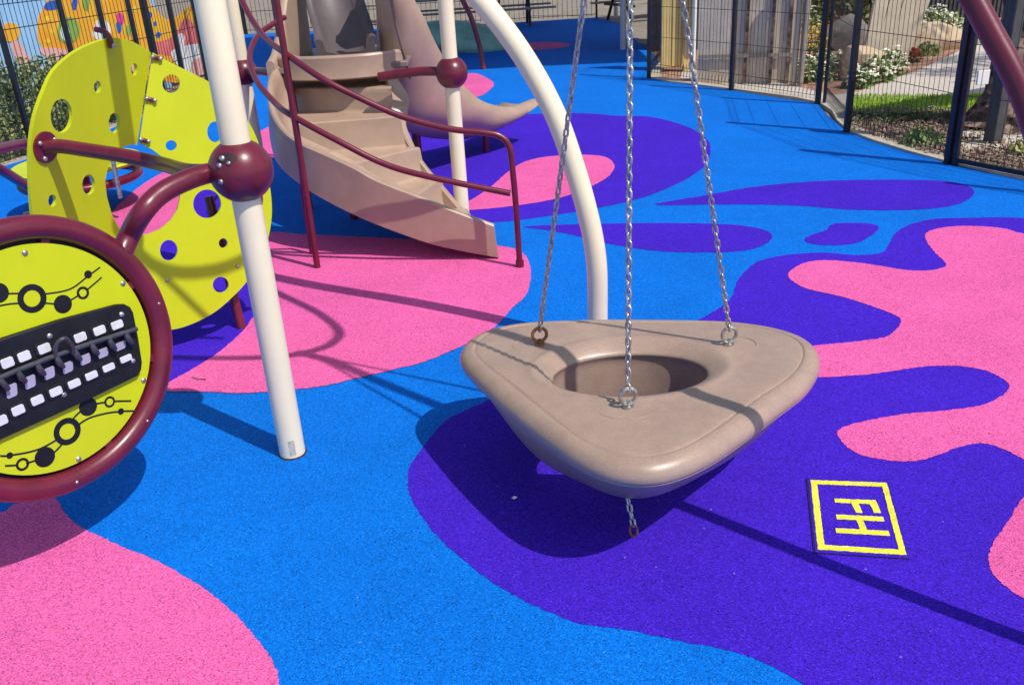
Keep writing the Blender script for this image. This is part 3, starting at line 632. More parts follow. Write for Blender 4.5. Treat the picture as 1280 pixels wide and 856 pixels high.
# hoop rail at the far left
hr = thing('hoop_rail', 'burgundy tube hoop at the left edge beside the climbing panel', 'rail', tuple(G(0, 330)))
mtube('tube', [AtY(60, 182, 6.2), AtY(30, 180, 6.0), AtY(0, 186, 5.6), AtY(-25, 192, 5.3), AtY(-34, 200, 5.2), AtY(-20, 204, 5.3), AtY(0, 212, 5.5), AtY(20, 224, 5.8), AtY(45, 240, 6.2)], .033, 'burgundy', hr, 6, 16)
mtube('leg', [AtY(45, 240, 6.2), V((AtY(45, 240, 6.2).x, 6.2, -.02))], .03, 'burgundy', hr, 1, 14)
# ------------------------------------------------------------------ curved stairs
st = thing('curved_stairs', 'taupe plastic curved stairs with burgundy handrails winding down to the pink floor', 'stairs', (-.9, 6.6, 0))
rimp = smooth_path([AtY(*q) for q in ((352, 76, 7.9), (338, 92, 7.6), (334, 111, 7.25), (338, 138, 6.87), (352, 161, 6.62), (374, 178, 6.46), (405, 192, 6.35), (440, 208, 6.26), (471, 225, 6.2), (525, 246, 6.13), (572, 265, 6.08), (617, 281, 6.05))], 6)
botp = smooth_path([AtY(*q) for q in ((352, 100, 7.9), (339, 120, 7.6), (335, 152, 7.25), (342, 192, 6.87), (358, 217, 6.62), (380, 236, 6.46), (410, 254, 6.35), (446, 272, 6.26), (480, 286, 6.2), (533, 305, 6.13), (575, 315, 6.08), (623, 324, 6.05))], 6)
inrp = smooth_path([AtY(*q) for q in ((480, 74, 7.95), (486, 92, 7.75), (491, 118, 7.6), (494, 141, 7.47), (510, 172, 7.36), (525, 197, 7.3), (541, 218, 7.27), (558, 238, 7.22), (576, 259, 7.17))], 8)
def shell(name, rows, parent, ang=40):
    bm = bmesh.new(); R_ = [[bm.verts.new(p) for p in r] for r in rows]; n_ = len(R_[0])
    for A, B in zip(R_, R_[1:]):
        for k in range(n_): bm.faces.new((A[k], B[k], B[(k + 1) % n_], A[(k + 1) % n_]))
    bm.faces.new(R_[0]); bm.faces.new(R_[-1][::-1]); bmesh.ops.recalc_face_normals(bm, faces=bm.faces)
    return link(name, bm, 'taupe', parent, angle=ang)
def tab(x, T):
    for (a, p), (b, q) in zip(T, T[1:]):
        if x <= b: k = (x - a) / (b - a); k = k * k * (3 - 2 * k); return p + (q - p) * k
    return T[-1][1]
rows = []; NO = len(rimp)
for i in range(NO):
    a_, b_ = rimp[i], botp[i]; t = rimp[min(i + 1, NO - 1)] - rimp[max(i - 1, 0)]; t.z = 0; t.normalize(); d = V((-t.y, t.x, 0))   # towards the treads
    f_ = i / (NO - 1); w_ = tab(f_, ((0, .05), (.18, .08), (.27, .14), (.36, .34), (.45, .50), (.6, .55), (.73, .52), (.85, .40), (.95, .20), (1, .06)))
    zi = tab(f_, ((0, 1.0), (.18, .90), (.27, .80), (.36, .68), (.45, .57), (.6, .44), (.73, .34), (.85, .21), (1, .095)))
    b_ = V((b_.x, b_.y, max(.004, b_.z - .10 * max(0, 1 - f_ / .4)))); zi = max(zi, b_.z + .015); o_ = V((a_.x, a_.y, 0)); dz = a_.z - zi
    rows.append([b_ + d * .02, b_ + V((0, 0, .012)), a_ - V((0, 0, .035)) - d * .004, a_ - V((0, 0, .012)) - d * .004, a_ + d * .008, a_ + d * .028, a_ + d * .042 - V((0, 0, .012)),
                 o_ + d * (.05 + w_ * .12) + V((0, 0, zi + dz * .62)), o_ + d * (.05 + w_ * .3) + V((0, 0, zi + dz * .30)), o_ + d * (.05 + w_ * .6) + V((0, 0, zi + dz * .08)), o_ + d * (.05 + w_) + V((0, 0, zi)), o_ + d * (.05 + w_) + V((0, 0, max(.004, zi - .04))), b_ + d * .05])
shell('outer_wall', rows, st)
rows = []; NI = len(inrp)
for i in range(NI):
    a_ = inrp[i]; t = inrp[min(i + 1, NI - 1)] - inrp[max(i - 1, 0)]; t.z = 0; t.normalize(); d = V((t.y, -t.x, 0)) * 1.0
    f_ = i / (NI - 1); lo = max(.005, a_.z - .36); fl = .05 * math.exp(-((f_ - .28) / .13) ** 2)   # d points to the treads; fl = outward flare at the head
    rows.append([V((a_.x, a_.y, lo)) + d * .03, a_ + d * .03 - V((0, 0, .02)), a_ + d * .018, a_ - d * (.012 + fl), a_ - d * (.03 + fl * 2) - V((0, 0, .02)), a_ - d * (.03 + fl * 1.5) - V((0, 0, .14 if fl > .02 else .08)), V((a_.x, a_.y, lo)) - d * .02])
shell('inner_wall', rows, st)
ZN = (1.03, .83, .58, .33); nos = []
for (a_, b_, L_, R_), z_ in zip((((367, 109.5), (476, 109.5), (-1.83, 7.92), (-.87, 7.545)), ((369, 155), (487, 146), (-1.78, 7.26), (-.80, 7.35)), ((430, 207), (511, 187), (-1.32, 6.68), (-.66, 7.29)), ((519, 245), (545, 226), (-.72, 6.58), (-.50, 7.26))), ZN):
    A, B = G(*a_, z_), G(*b_, z_); nos.append([V((*L_, z_)), A, A.lerp(B, .5), B, V((*R_, z_))])
nos = [[V((-1.84, 8.12, 1.2)), V((-1.6, 8.06, 1.2)), V((-1.35, 8.02, 1.2)), V((-1.05, 7.98, 1.2)), V((-.86, 7.95, 1.2))]] + nos + [[V((-.10, 6.08, .085)), V((-.16, 6.4, .085)), V((-.21, 6.65, .085)), V((-.26, 6.9, .085)), V((-.30, 7.13, .085))]]
bm = bmesh.new(); prev = None
def band(bm, A, B):
    A = [bm.verts.new(p) for p in A]; B = [bm.verts.new(p) for p in B]
    for k in range(len(A) - 1): bm.faces.new((A[k], A[k + 1], B[k + 1], B[k]))
for i in range(1, len(nos)):
    bk, fr = nos[i - 1], nos[i]; zt = fr[0].z; fwd = [(f - b) for f, b in zip(fr, bk)]
    fwd = [V((q.x, q.y, 0)).normalized() for q in fwd]
    K = [[V((b.x, b.y, bk[0].z - .012)) + f * .002 for b, f in zip(bk, fwd)], [V((b.x, b.y, bk[0].z - .05)) + f * .006 for b, f in zip(bk, fwd)],
         [V((b.x, b.y, zt + .025)) + f * .022 for b, f in zip(bk, fwd)], [V((b.x, b.y, zt + .008)) + f * .032 for b, f in zip(bk, fwd)], [V((b.x, b.y, zt)) + f * .052 for b, f in zip(bk, fwd)],
         [p - f * .028 for p, f in zip(fr, fwd)], [p - f * .008 - V((0, 0, .003)) for p, f in zip(fr, fwd)], [V((p.x, p.y, zt - .012)) + f * .002 for p, f in zip(fr, fwd)]]
    for A, B in zip(K, K[1:]): band(bm, A, B)
fr = nos[-1]; band(bm, [V((p.x, p.y, .073)) for p in fr], [V((p.x, p.y, .004)) for p in fr])
bmesh.ops.remove_doubles(bm, verts=bm.verts, dist=.0005); bmesh.ops.recalc_face_normals(bm, faces=bm.faces)
for f in bm.faces: 
    if f.normal.z < -.05: f.normal_flip()
link('steps', bm, 'taupe', st, angle=180)
for q in ((602, 330), (441, 278)):
    g_ = G(*q) + V((0, .22 if q[0] > 500 else .1, 0)); mtube('leg', [g_ + V((0, 0, -.02)), g_ + V((0, 0, .16 if q[0] > 500 else .45))], .035, 'burgundy', st, 1, 14)
rb = G(650, 334); ra = G(397, 335)
A_ = [AtY(*q) for q in ((292, -30, 7.3), (302, 0, 7.0), (318, 30, 6.75), (335, 51, 6.45), (361, 70, 6.12), (400, 97, 5.97), (440, 118, 5.93), (500, 145, 5.9), (560, 161, 5.87), (605, 166, 5.86), (626, 171, 5.86), (637, 185, 5.85), (641, 215, 5.85), (645, 260, 5.85))]
A_.append(V((rb.x, rb.y, -.02))); mtube('handrail', A_, .021, 'burgundy', st, 7, 16)
B_ = [AtY(*q) for q in ((356, 22, 8.0), (340, 31, 7.85), (322, 45, 7.6), (312, 70, 7.2), (320, 100, 6.8), (345, 130, 6.4), (367, 146, 6.12), (420, 175, 6.0), (480, 205, 5.95), (540, 222, 5.9), (638, 242, 5.86))]
mtube('handrail', B_, .021, 'burgundy', st, 7, 16)
mtube('rail_post', [V((ra.x, ra.y, -.02)), V((ra.x, ra.y, 2.2))], .023, 'burgundy', st, 1, 16)
rc = G(390, 318); mtube('rail_post', [V((rc.x, rc.y, -.02)), V((rc.x, rc.y, .35)), V((ra.x, ra.y + .02, 1.05))], .016, 'burgundy', st, 1, 12)
mtube('foot_plate', [V((rb.x, rb.y, -.01)), V((rb.x, rb.y, .05))], .029, 'burgundy', st, 1, 16)
# ------------------------------------------------------------------ platform, with its tub and climbing chute
pf = thing('platform', 'taupe moulded platform at the head of the curved stairs', 'platform', (-1.3, 8.3, 0))
bm = bmesh.new()
# front lip : curved skirt
lipc = [V((-1.90, 7.92, 0)), V((-1.86, 7.62, 0)), V((-1.66, 7.45, 0)), V((-1.4, 7.37, 0)), V((-1.1, 7.38, 0)), V((-.88, 7.48, 0)), V((-.76, 7.6, 0))]
lipc = [p + V((0, .2, -.03)) for p in lipc]; lp_ = smooth_path(lipc, 6); cin = V((-1.3, 8.5, 0)); rows = []
for p in lp_:
    d = (cin - p).normalized()
    rows.append([bm.verts.new(q) for q in (p + V((0, 0, 1.135)) + d * .03, p + V((0, 0, 1.15)), p + V((0, 0, 1.22)) + d * .012, p + V((0, 0, 1.315)), p + V((0, 0, 1.33)) + d * .008, p + V((0, 0, 1.334)) + d * .03, p + V((0, 0, 1.30)) + d * .12, p + V((0, 0, 1.225)) + d * .30)])
for A, B in zip(rows, rows[1:]):
    for k in range(7): bm.faces.new((A[k], A[k + 1], B[k + 1], B[k]))
bmesh.ops.recalc_face_normals(bm, faces=bm.faces); link('front_lip', bm, 'taupe', pf, angle=32)
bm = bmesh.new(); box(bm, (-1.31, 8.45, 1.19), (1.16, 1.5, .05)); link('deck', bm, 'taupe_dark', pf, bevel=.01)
# left side wall flaring up
def swall(base, hts, th_, name, m, parent):
    P_ = smooth_path([V(p) for p in base], 6); H_ = smooth_path([V((0, 0, q)) for q in hts], 6); bm = bmesh.new(); rows = []
    for i, p in enumerate(P_):
        t = (P_[min(i + 1, len(P_) - 1)] - P_[max(i - 1, 0)]).normalized(); s_ = V((-t.y, t.x, 0)).normalized() * th_
        tp = V((p.x, p.y, H_[i].z))
        rows.append([bm.verts.new(q) for q in (p - s_, tp - s_ - V((0, 0, .02)), tp - s_ * .5, tp + s_ * .5, tp + s_ - V((0, 0, .02)), p + s_)])
    for A, B in zip(rows, rows[1:]):
        for k in range(5): bm.faces.new((A[k], B[k], B[k + 1], A[k + 1]))
    bm.faces.new(rows[0]); bm.faces.new(rows[-1][::-1]); bmesh.ops.recalc_face_normals(bm, faces=bm.faces)
    return link(name, bm, m, parent, angle=50)
swall([(-1.86, 7.66, 1.15), (-1.84, 7.9, 1.15), (-1.80, 8.3, 1.15), (-1.75, 8.8, 1.15)], (1.28, 1.38, 1.75, 2.3), .035, 'side_wall', 'taupe', pf)
# inner chute rising behind
def chute(parent, path, w0, wall, m, name, thick=.03):
    """trough: path of centre points, cross direction from path; U section"""
    P_ = smooth_path([V(p) for p in path], 8); bm = bmesh.new(); rows = []
    for i, p in enumerate(P_):
        t = (P_[min(i + 1, len(P_) - 1)] - P_[max(i - 1, 0)]).normalized(); s_ = V((-t.y, t.x, 0)).normalized(); u_ = s_.cross(t).normalized()
        if u_.z < 0: u_ = -u_
        sec = [(-w0 - .05, wall), (-w0 - .02, wall + .015), (-w0 + .015, wall), (-w0 + .04, wall * .35), (-w0 + .12, .03), (0, 0), (w0 - .12, .03), (w0 - .04, wall * .35), (w0 - .015, wall), (w0 + .02, wall + .015), (w0 + .05, wall), (w0 + .03, wall * .2), (w0 - .08, -thick), (0, -thick - .02), (-w0 + .08, -thick), (-w0 - .03, wall * .2)]
        rows.append([bm.verts.new(p + s_ * a + u_ * b) for a, b in sec])
    n_ = len(rows[0])
    for A, B in zip(rows, rows[1:]):
        for k in range(n_): bm.faces.new((A[k], B[k], B[(k + 1) % n_], A[(k + 1) % n_]))
    bm.faces.new(rows[0]); bm.faces.new(rows[-1][::-1]); bmesh.ops.recalc_face_normals(bm, faces=bm.faces)
    return link(name, bm, m, parent, angle=60)
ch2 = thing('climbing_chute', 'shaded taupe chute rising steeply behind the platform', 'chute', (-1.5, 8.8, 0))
chute(ch2, [(-1.27, 8.0, 1.245), (-1.32, 8.25, 1.32), (-1.42, 8.55, 1.55), (-1.55, 8.85, 2.0), (-1.68, 9.1, 2.6)], .21, .15, 'chute_shade', 'trough')
mtube('leg', [V((-1.5, 9.2, -.03)), V((-1.5, 9.2, 2.2))], .03, 'burgundy', ch2, 1, 12)
# crossbars joining the balls and the platform
cb1 = thing('crossbar', 'burgundy crossbar from the middle post ball to the platform lip', 'crossbar', tuple(p2), 'burgundy crossbars under the platform')
mtube('tube', [c2, V((-.6, 7.38, 1.165)), V((-.95, 7.46, 1.13))], .036, 'burgundy', cb1, 3, 14)
cb2 = thing('crossbar', 'burgundy crossbar from the ball behind the nearest post to the stair head', 'crossbar', tuple(p4), 'burgundy crossbars under the platform')
mtube('tube', [c4, V((-2.1, 8.3, 1.13)), V((-1.86, 8.0, 1.12))], .036, 'burgundy', cb2, 3, 14)
mtube('handrail_stub', [V((-1.82, 8.0, 1.2)), V((-1.82, 8.0, 2.2))], .03, 'burgundy', pf, 1, 12)
for q in ((-1.8, 9.1), (-.85, 9.1), (-1.75, 7.75)): mtube('leg', [V((*q, -.03)), V((*q, 1.16))], .045, 'burgundy', pf, 1, 14)
# ------------------------------------------------------------------ far slide
sl2 = thing('slide', 'taupe plastic slide curving down to the right behind the stairs', 'slide', (-.2, 9.3, 0))
nr = [AtY(*q) for q in ((448, -60, 7.75), (462, -20, 7.8), (474, 30, 7.9), (484, 80, 7.95), (497, 120, 8.05), (516, 158, 8.2), (542, 172, 8.5), (578, 176, 9.0), (614, 174, 9.3), (645, 161, 9.6), (664, 146, 9.85), (671, 136, 9.95))]
fr_ = [AtY(*q) for q in ((497, -60, 8.0), (508, -20, 8.05), (530, 22, 8.2), (546, 56, 8.4), (566, 90, 8.7), (586, 113, 8.95), (603, 126, 9.15), (620, 132, 9.35), (637, 134, 9.55), (652, 131, 9.75), (662, 127, 9.9), (670, 124, 10.0))]
nr, fr_ = smooth_path(nr, 6), smooth_path(fr_, 6)
bm = bmesh.new(); rows = []
for i, (a_, b_) in enumerate(zip(nr, fr_)):
    t = (nr[min(i + 1, len(nr) - 1)] - nr[max(i - 1, 0)]).normalized()
    w_ = min(1, i / (len(nr) * .75)); sd = (V((.05, 1, 0)) * (1 - w_) + V((-.75, .66, 0)) * w_).normalized()   # across the trough, away from the stairs
    fl_ = sd * .55
    m1 = a_.lerp(b_, .55) ; bulge = V((.10, -.12, 0)) * math.sin(math.pi * .5)
    sec = [a_ + sd * .26, a_.lerp(b_, .12) + sd * .12, a_.lerp(b_, .36) + sd * .0, a_.lerp(b_, .55) - sd * .05, a_.lerp(b_, .78) - sd * .05, b_ - sd * .01 - V((0, 0, .015)), b_ + sd * .015, b_ + sd * .05, b_ + sd * .075 - V((0, 0, .03)), a_.lerp(b_, .35) + sd * .16, a_.lerp(b_, .28) + sd * .34, a_.lerp(b_, .35) + sd * .50, b_ + sd * .56 - V((0, 0, .06 + .10 * w_)), b_ + sd * .60 - V((0, 0, .06 + .10 * w_)), b_ + sd * .64 - V((0, 0, .09 + .10 * w_)), a_ + sd * .60, a_ + sd * .3 - V((0, 0, .02))]
    rows.append([bm.verts.new(p) for p in sec])
n_ = len(rows[0])
for A, B in zip(rows, rows[1:]):
    for k in range(n_): bm.faces.new((A[k], B[k], B[(k + 1) % n_], A[(k + 1) % n_]))
bm.faces.new(rows[0]); bm.faces.new(rows[-1][::-1]); bmesh.ops.recalc_face_normals(bm, faces=bm.faces)
link('trough', bm, 'taupe', sl2, angle=60)
mtube('seam', [AtY(487, -25, 7.62), AtY(489, 0, 7.66), AtY(497, 40, 7.74), AtY(508, 78, 7.82), AtY(513, 98, 7.92)], .013, 'taupe_dark', sl2, 5, 10)
g_ = G(608, 190); mtube('leg', [g_ + V((0, 0, -.02)), g_ + V((0, 0, .26))], .035, 'burgundy', sl2, 1, 14)
# ------------------------------------------------------------------ hydrant cover mark
def fh_q(a, b):  # bilinear on the ground from the four corners
    tl, tr, br, bl = G(1013, 602), G(1108, 605.5), G(1133, 696), G(1022, 689)
    return tl.lerp(tr, a).lerp(bl.lerp(br, a), b)
hy_ = thing('hydrant_cover', 'square purple rubber cover with yellow painted border and letters FH', 'hydrant cover', tuple(fh_q(.5, .5)))
lv = .0075
def q4(bm, a0, b0, a1, b1, z=lv + .0025):
    K = 6
    for i in range(K):
        for_l = [(a0 + (a1 - a0) * i / K, b0), (a0 + (a1 - a0) * (i + 1) / K, b0), (a0 + (a1 - a0) * (i + 1) / K, b1), (a0 + (a1 - a0) * i / K, b1)]
        bm.faces.new([bm.verts.new(fh_q(*q) + V((0, 0, z))) for q in for_l])
def ragged(poly, z, m, parent, name):
    """thin painted shape with slightly uneven edges"""
    pts = []
    for (a0, b0), (a1, b1) in zip(poly, poly[1:] + poly[:1]):
        K = max(2, int(math.hypot(a1 - a0, b1 - b0) * 40))
        for i in range(K):
            t = i / K; pts.append(fh_q(a0 + (a1 - a0) * t + rnd.uniform(-.0035, .0035), b0 + (b1 - b0) * t + rnd.uniform(-.0035, .0035)) + V((0, 0, z)))
    return pts
cov = [(-.035, -.035), (1.02, -.03), (1.02, 1.03), (-.03, 1.03)]
link('gap', flat([[fh_q(*q) + V((0, 0, .006)) for q in [(-.058, -.042), (1.026, -.036), (1.026, 1.038), (-.05, 1.038)]]]), mat('gap_dark', (.01, .005, .05), .9), hy_, smooth=False)
bm = plate([[fh_q(*q) + V((0, 0, lv)) for q in cov]], (0, 0, 1), .004); link('cover', bm, 'rubber_purple', hy_, smooth=False)
ob = ragged([(0, 0), (1, 0), (1, 1), (0, 1)], lv + .002, None, None, ''); ib = ragged([(.082, .065), (.928, .065), (.928, .935), (.082, .935)], lv + .002, None, None, '')
link('painted_border', flat([ob, ib]), 'yellow_paint', hy_, smooth=False)
# letters are turned a quarter: their tops point to the right
F_poly = [(.28, .275), (.80, .275), (.83, .46), (.745, .46), (.715, .335), (.575, .335), (.60, .47), (.52, .47), (.485, .335), (.28, .335)]
H_poly = [(.27, .51), (.84, .51), (.84, .575), (.59, .575), (.61, .70), (.86, .70), (.87, .765), (.24, .765), (.24, .70), (.53, .70), (.51, .575), (.27, .575)]
for nm, po in (('letter_f', F_poly), ('letter_h', H_poly)):
    link(nm, flat([ragged(po, lv + .002, None, None, '')]), 'yellow_paint', hy_, smooth=False)
# ------------------------------------------------------------------ mesh fences
def fence(pts, label, hgt=1.95, rod=.065, pr_=.035, rails=(.10, .22, .62, 1.05, 1.45, 1.72, 1.84), low_rail=None, thick=None, rr=.0028, zig=True, name='mesh_fence', clip=False):
    t = thing(name, label, 'fence', tuple(pts[0]), 'black mesh fences round the playground')
    if clip:
        bm = bmesh.new(); box(bm, V((pts[-1].x - .02, pts[-1].y - .03, 1.39)), (.11, .09, .035)); box(bm, V((pts[-1].x - .05, pts[-1].y - .06, 1.37)), (.03, .03, .07)); link('clip', bm, 'black_metal', t, bevel=.004)
    for i, p in enumerate(pts):
        bm = bmesh.new(); w_ = pr_ * (thick[i] if thick else 1)
        d = (pts[min(i + 1, len(pts) - 1)] - pts[max(i - 1, 0)]).normalized(); ax = (d, V((-d.y, d.x, 0)), V((0, 0, 1)))
        box(bm, V((p.x, p.y, (hgt + .03) / 2 - .02)), (w_ * 1.6, w_ * 1.6, hgt + .06), ax=ax); link('post', bm, 'black_metal', t, bevel=.006)
    for a, b in zip(pts, pts[1:]):
        bm = bmesh.new(); d = b - a; L_ = d.length; dn = d.normalized(); off = V((-dn.y, dn.x, 0)) * .0
        n = int(L_ / rod)
        for k in range(1, n):
            p = a + d * k / n; 
            tube(bm, [p + V((0, 0, .05)), p + V((0, 0, hgt))], rr, 4, cap=False)
            if zig:   # small hoops between the two lowest wires and at the top
                q = a + d * (k + 1) / n
                for z0, z1 in ((rails[0], rails[1]), (rails[-2], rails[-1])):
                    tube(bm, [p + V((0, 0, z0)), p.lerp(q, .5) + V((0, 0, z1)), ], rr * .9, 4, cap=False)
        for z in rails:
            tube(bm, [a + V((0, 0, z)), b + V((0, 0, z))], rr * 1.25, 4, cap=False)
        link('mesh_panel', bm, 'black_metal', t)
        if low_rail: 
            bm = bmesh.new(); box(bm, (a + b) / 2 + V((0, 0, .05)), (L_, .03, .04), ax=(dn, V((-dn.y, dn.x, 0)), V((0, 0, 1)))); link('bottom_rail', bm, 'black_metal', t)
    return t
fence([pZ, pA, pB, pC], 'black mesh fence in front of the pale timber boards', hgt=1.75)
fence([pC + V((.06, -.06, 0)), pD, pE], 'black mesh fence in front of the flower garden and lawn', hgt=1.9, thick=(.7, 1.1, 1.1), clip=True)
fence([pE + V((.027, -.067, 0)), pF, pG], 'framed black mesh fence beside the tree trunk at the right edge', hgt=1.9, low_rail=True, thick=(.8, 1, 1), zig=False)
fence(lf[:], 'tall black mesh fence in front of the painted mural wall', hgt=2.2, rod=.085, rr=.0042, thick=[1] * 7 + [1.6] + [1] * 7)
fence(back, 'far black mesh fence at the back of the playground', hgt=1.3, rod=.13, rr=.006, zig=False, rails=(.1, .6, 1.28))
# ------------------------------------------------------------------ mural wall and hedge
FL, FR = G(44, 196), G(262, 115); wd = (FR - FL).normalized(); wn = V((wd.y, -wd.x, 0)); W0 = FL - wn * 1.15; SMAX = (FR - FL).length + .9
def WP(s_, off=0., z=0.): return W0 + wd * s_ + wn * off + V((0, 0, z))
mw_ = thing('mural_wall', 'painted mural wall with orange hills and blue sky behind the left fence', 'wall', tuple(WP(2)))
bm = plate([[WP(-8, 0, -.05), WP(-8, 0, 3.2), WP(SMAX, 0, 3.2), WP(SMAX, 0, -.05)]], wn, .2); link('wall', bm, 'mural_sky', mw_, smooth=False)
def mural(px, m, lvl, n=4):
    pts = smooth_path([V((*q, 0)) for q in px], n, True)
    loop = [onplane(q.x, q.y, W0 + wn * (.004 * lvl), wn) for q in pts]
    loop = [V((p.x, p.y, max(.02, min(3.1, p.z)))) for p in loop]
    bm = plate([loop], wn, .003); link('painted_shape', bm, m, mw_, smooth=False)
mural([(52, 14), (47, 30), (48, 50), (56, 64), (70, 78), (85, 88), (110, 95), (150, 100), (190, 100), (230, 105), (262, 105), (262, -10), (248, 0), (232, 12), (218, 23), (208, 24), (198, 16), (188, 4), (182, -12), (160, -25), (110, -25), (70, -15)], 'mural_orange', 1)
mural([(50, 62), (62, 60), (80, 62), (95, 66), (95, 80), (75, 78), (58, 72)], 'mural_rose', 2)
mural([(56, 6), (64, 1), (72, 3), (74, 10), (64, 13), (56, 12)], 'mural_blue', 2)
mural([(4, 40), (6, 31), (15, 29), (23, 34), (24, 46), (17, 52), (6, 51)], 'mural_orange', 2)
mural([(14, 54), (24, 52), (32, 66), (40, 78), (28, 84), (18, 70)], 'mural_rose', 2)
mural([(72, 44), (74, 30), (84, 22), (95, 25), (100, 38), (96, 50), (86, 55), (76, 52)], 'mural_green', 2)
mural([(76, 44), (77, 34), (83, 32), (87, 40), (86, 48), (80, 51)], 'mural_white', 3)
mural([(118, 34), (122, 26), (132, 26), (138, 36), (136, 48), (122, 50), (116, 44)], 'mural_white', 2)
mural([(146, 18), (152, 17), (155, 26), (152, 32), (147, 26)], 'mural_magenta', 2)
mural([(145, 30), (150, 28), (152, 38), (148, 42)], 'mural_blue', 2)
mural([(157, 34), (162, 32), (164, 42), (159, 46)], 'mural_green', 2)
mural([(186, 54), (200, 52), (212, 48), (222, 40), (226, 28), (236, 24), (244, 34), (262, 52), (262, 66), (240, 70), (215, 70), (196, 66)], 'mural_pink', 2)
mural([(214, 66), (224, 60), (240, 56), (262, 58), (262, 95), (240, 92), (222, 82)], 'mural_white', 3)
mural([(240, 78), (262, 74), (262, 110), (246, 108)], 'mural_rose', 4)
for q in ((60, 24, 3, 3), (66, 40, 2, 2.5), (60, 52, 3, 3), (110, 60, 4, 4), (134, 64, 3, 3), (168, 12, 3, 4), (172, 60, 4, 3), (156, 62, 3, 2)):
    mural(ell(*q, 9), 'mural_yellow', 2, 2)
mural([(100, 62), (112, 56), (128, 60), (140, 56), (156, 60), (172, 66), (186, 64), (190, 84), (160, 90), (120, 88), (100, 80)], 'mural_rose', 1.5)
mural([(104, 70), (108, 64), (112, 70), (110, 78), (105, 78)], 'mural_green', 3); mural([(126, 72), (130, 66), (134, 72), (132, 80), (127, 80)], 'mural_magenta', 3)
mural([(222, 46), (227, 42), (231, 48), (229, 60), (224, 60)], 'mural_white', 3)
for q in ((187, 19, 3.4, 4), (198, 44, 3, 4), (194, 30, 2, 3), (180, 8, 2, 3)):
    mural(ell(*q, 8), 'mural_blue', 2, 2)
mural([(90, 4), (94, -6), (97, 2), (95, 12), (91, 12)], 'mural_blue', 2); mural([(103, 0), (109, -10), (112, 0), (110, 14), (104, 10)], 'mural_green', 2)
HH = .95
def hedge(s0, s1, xo, hgt, dep, n, label, ls=.05):
    t = thing('hedge', label, 'hedge', tuple(WP((s0 + s1) / 2, xo)), 'clipped hedges under the mural')
    for nm, mm, fr__ in (('dark_leaves', 'leaf_dark', .42), ('pale_leaves', 'leaf_light', .40), ('green_leaves', 'leaf_mid', .18)):
        def f():
            q = rnd.uniform(s0, s1); hh = hgt * (1 + .08 * math.sin(q * 2.1) + .05 * math.sin(q * 5.3) + .06 * math.sin(q * 17))
            z = rnd.uniform(0.02, hh); x = rnd.uniform(-dep, dep)
            if rnd.random() < .6: x = dep * (1 - rnd.random() ** 2 * .4)
            return WP(q, xo + x, z)
        link(nm, leaves(bmesh.new(), int(n * fr__), f, ls), mm, t, smooth=False)
    bm = bmesh.new(); q = s0 + .2
    while q < s1:
        p = WP(q, xo + rnd.uniform(-.15, .15)); tube(bm, [p + V((0, 0, -.02)), p + V((rnd.uniform(-.1, .1), rnd.uniform(-.1, .1), hgt * .8))], .012, 5); q += .25
    link('stems', bm, 'bark', t)
hedge(-4.5, 1.6, .62, HH, .32, 17000, 'leafy hedge beside the nearest fence posts at the left edge', .036)
hedge(1.7, 3.1, .55, HH * .6, .28, 5000, 'lower leafy hedge further along under the orange part of the mural', .036)
sheet('soil_bed', [WP(-8, .0), WP(SMAX, .0), WP(SMAX, 1.12), WP(-8, 1.12)], -.012, 'soil')
# ------------------------------------------------------------------ garden
def board(bm, a, b, z0, z1, th_=.03):
    d = b - a; dn = d.normalized(); box(bm, (a + b) / 2 + V((0, 0, (z0 + z1) / 2)), (d.length, th_, z1 - z0), ax=(dn, V((-dn.y, dn.x, 0)), V((0, 0, 1))))
tw = thing('timber_wall', 'pale vertical board wall behind the right fence', 'wall', tuple(G(930, 95)))
wa, wb = V((2.95, 13.4, 0)), V((4.25, 13.02, 0)); nB = 17; bm = bmesh.new()
for k in range(nB):
    a_ = wa.lerp(wb, k / nB); b_ = wa.lerp(wb, (k + .965) / nB); o_ = V((0, .003 * (k % 2), 0)); board(bm, a_ + o_, b_ + o_, -.02, 1.9 + .02 * (k % 3), .03)
link('boards', bm, 'timber_pale', tw, smooth=False)
bm = bmesh.new(); dn = (wb - wa).normalized()
for t_ in (.50, .76, .93):
    p = wa.lerp(wb, t_); box(bm, p + V((-.01, -.045, .92)), (.045, .03, 1.9), ax=(dn, V((-dn.y, dn.x, 0)), V((0, 0, 1))))
link('battens', bm, 'bark', tw, smooth=False)
bm = bmesh.new(); box(bm, wa.lerp(wb, .5) + V((0, -.05, .38)), ((wb - wa).length, .03, .05), ax=(dn, V((-dn.y, dn.x, 0)), V((0, 0, 1)))); link('rail', bm, 'timber_grey', tw, smooth=False)
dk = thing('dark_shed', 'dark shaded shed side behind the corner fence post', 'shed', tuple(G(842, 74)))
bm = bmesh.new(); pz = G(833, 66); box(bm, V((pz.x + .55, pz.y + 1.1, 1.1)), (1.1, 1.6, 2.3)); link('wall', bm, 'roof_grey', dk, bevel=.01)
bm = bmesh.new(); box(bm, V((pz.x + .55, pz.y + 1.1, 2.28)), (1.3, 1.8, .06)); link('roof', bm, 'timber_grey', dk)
sb = thing('cream_board', 'tall cream yellow board standing behind the mesh fence', 'board', tuple(G(845, 82)))
c_ = G(845, 88); bm = bmesh.new(); box(bm, c_ + V((0, 0, 1.0)), (.50, .06, 1.9)); link('panel', bm, 'sign_cream', sb, bevel=.01)
bm = bmesh.new()
for k in (-.08, .09): box(bm, c_ + V((k, -.033, 1.0)), (.012, .012, 1.8))
link('grooves', bm, 'timber_grey', sb)
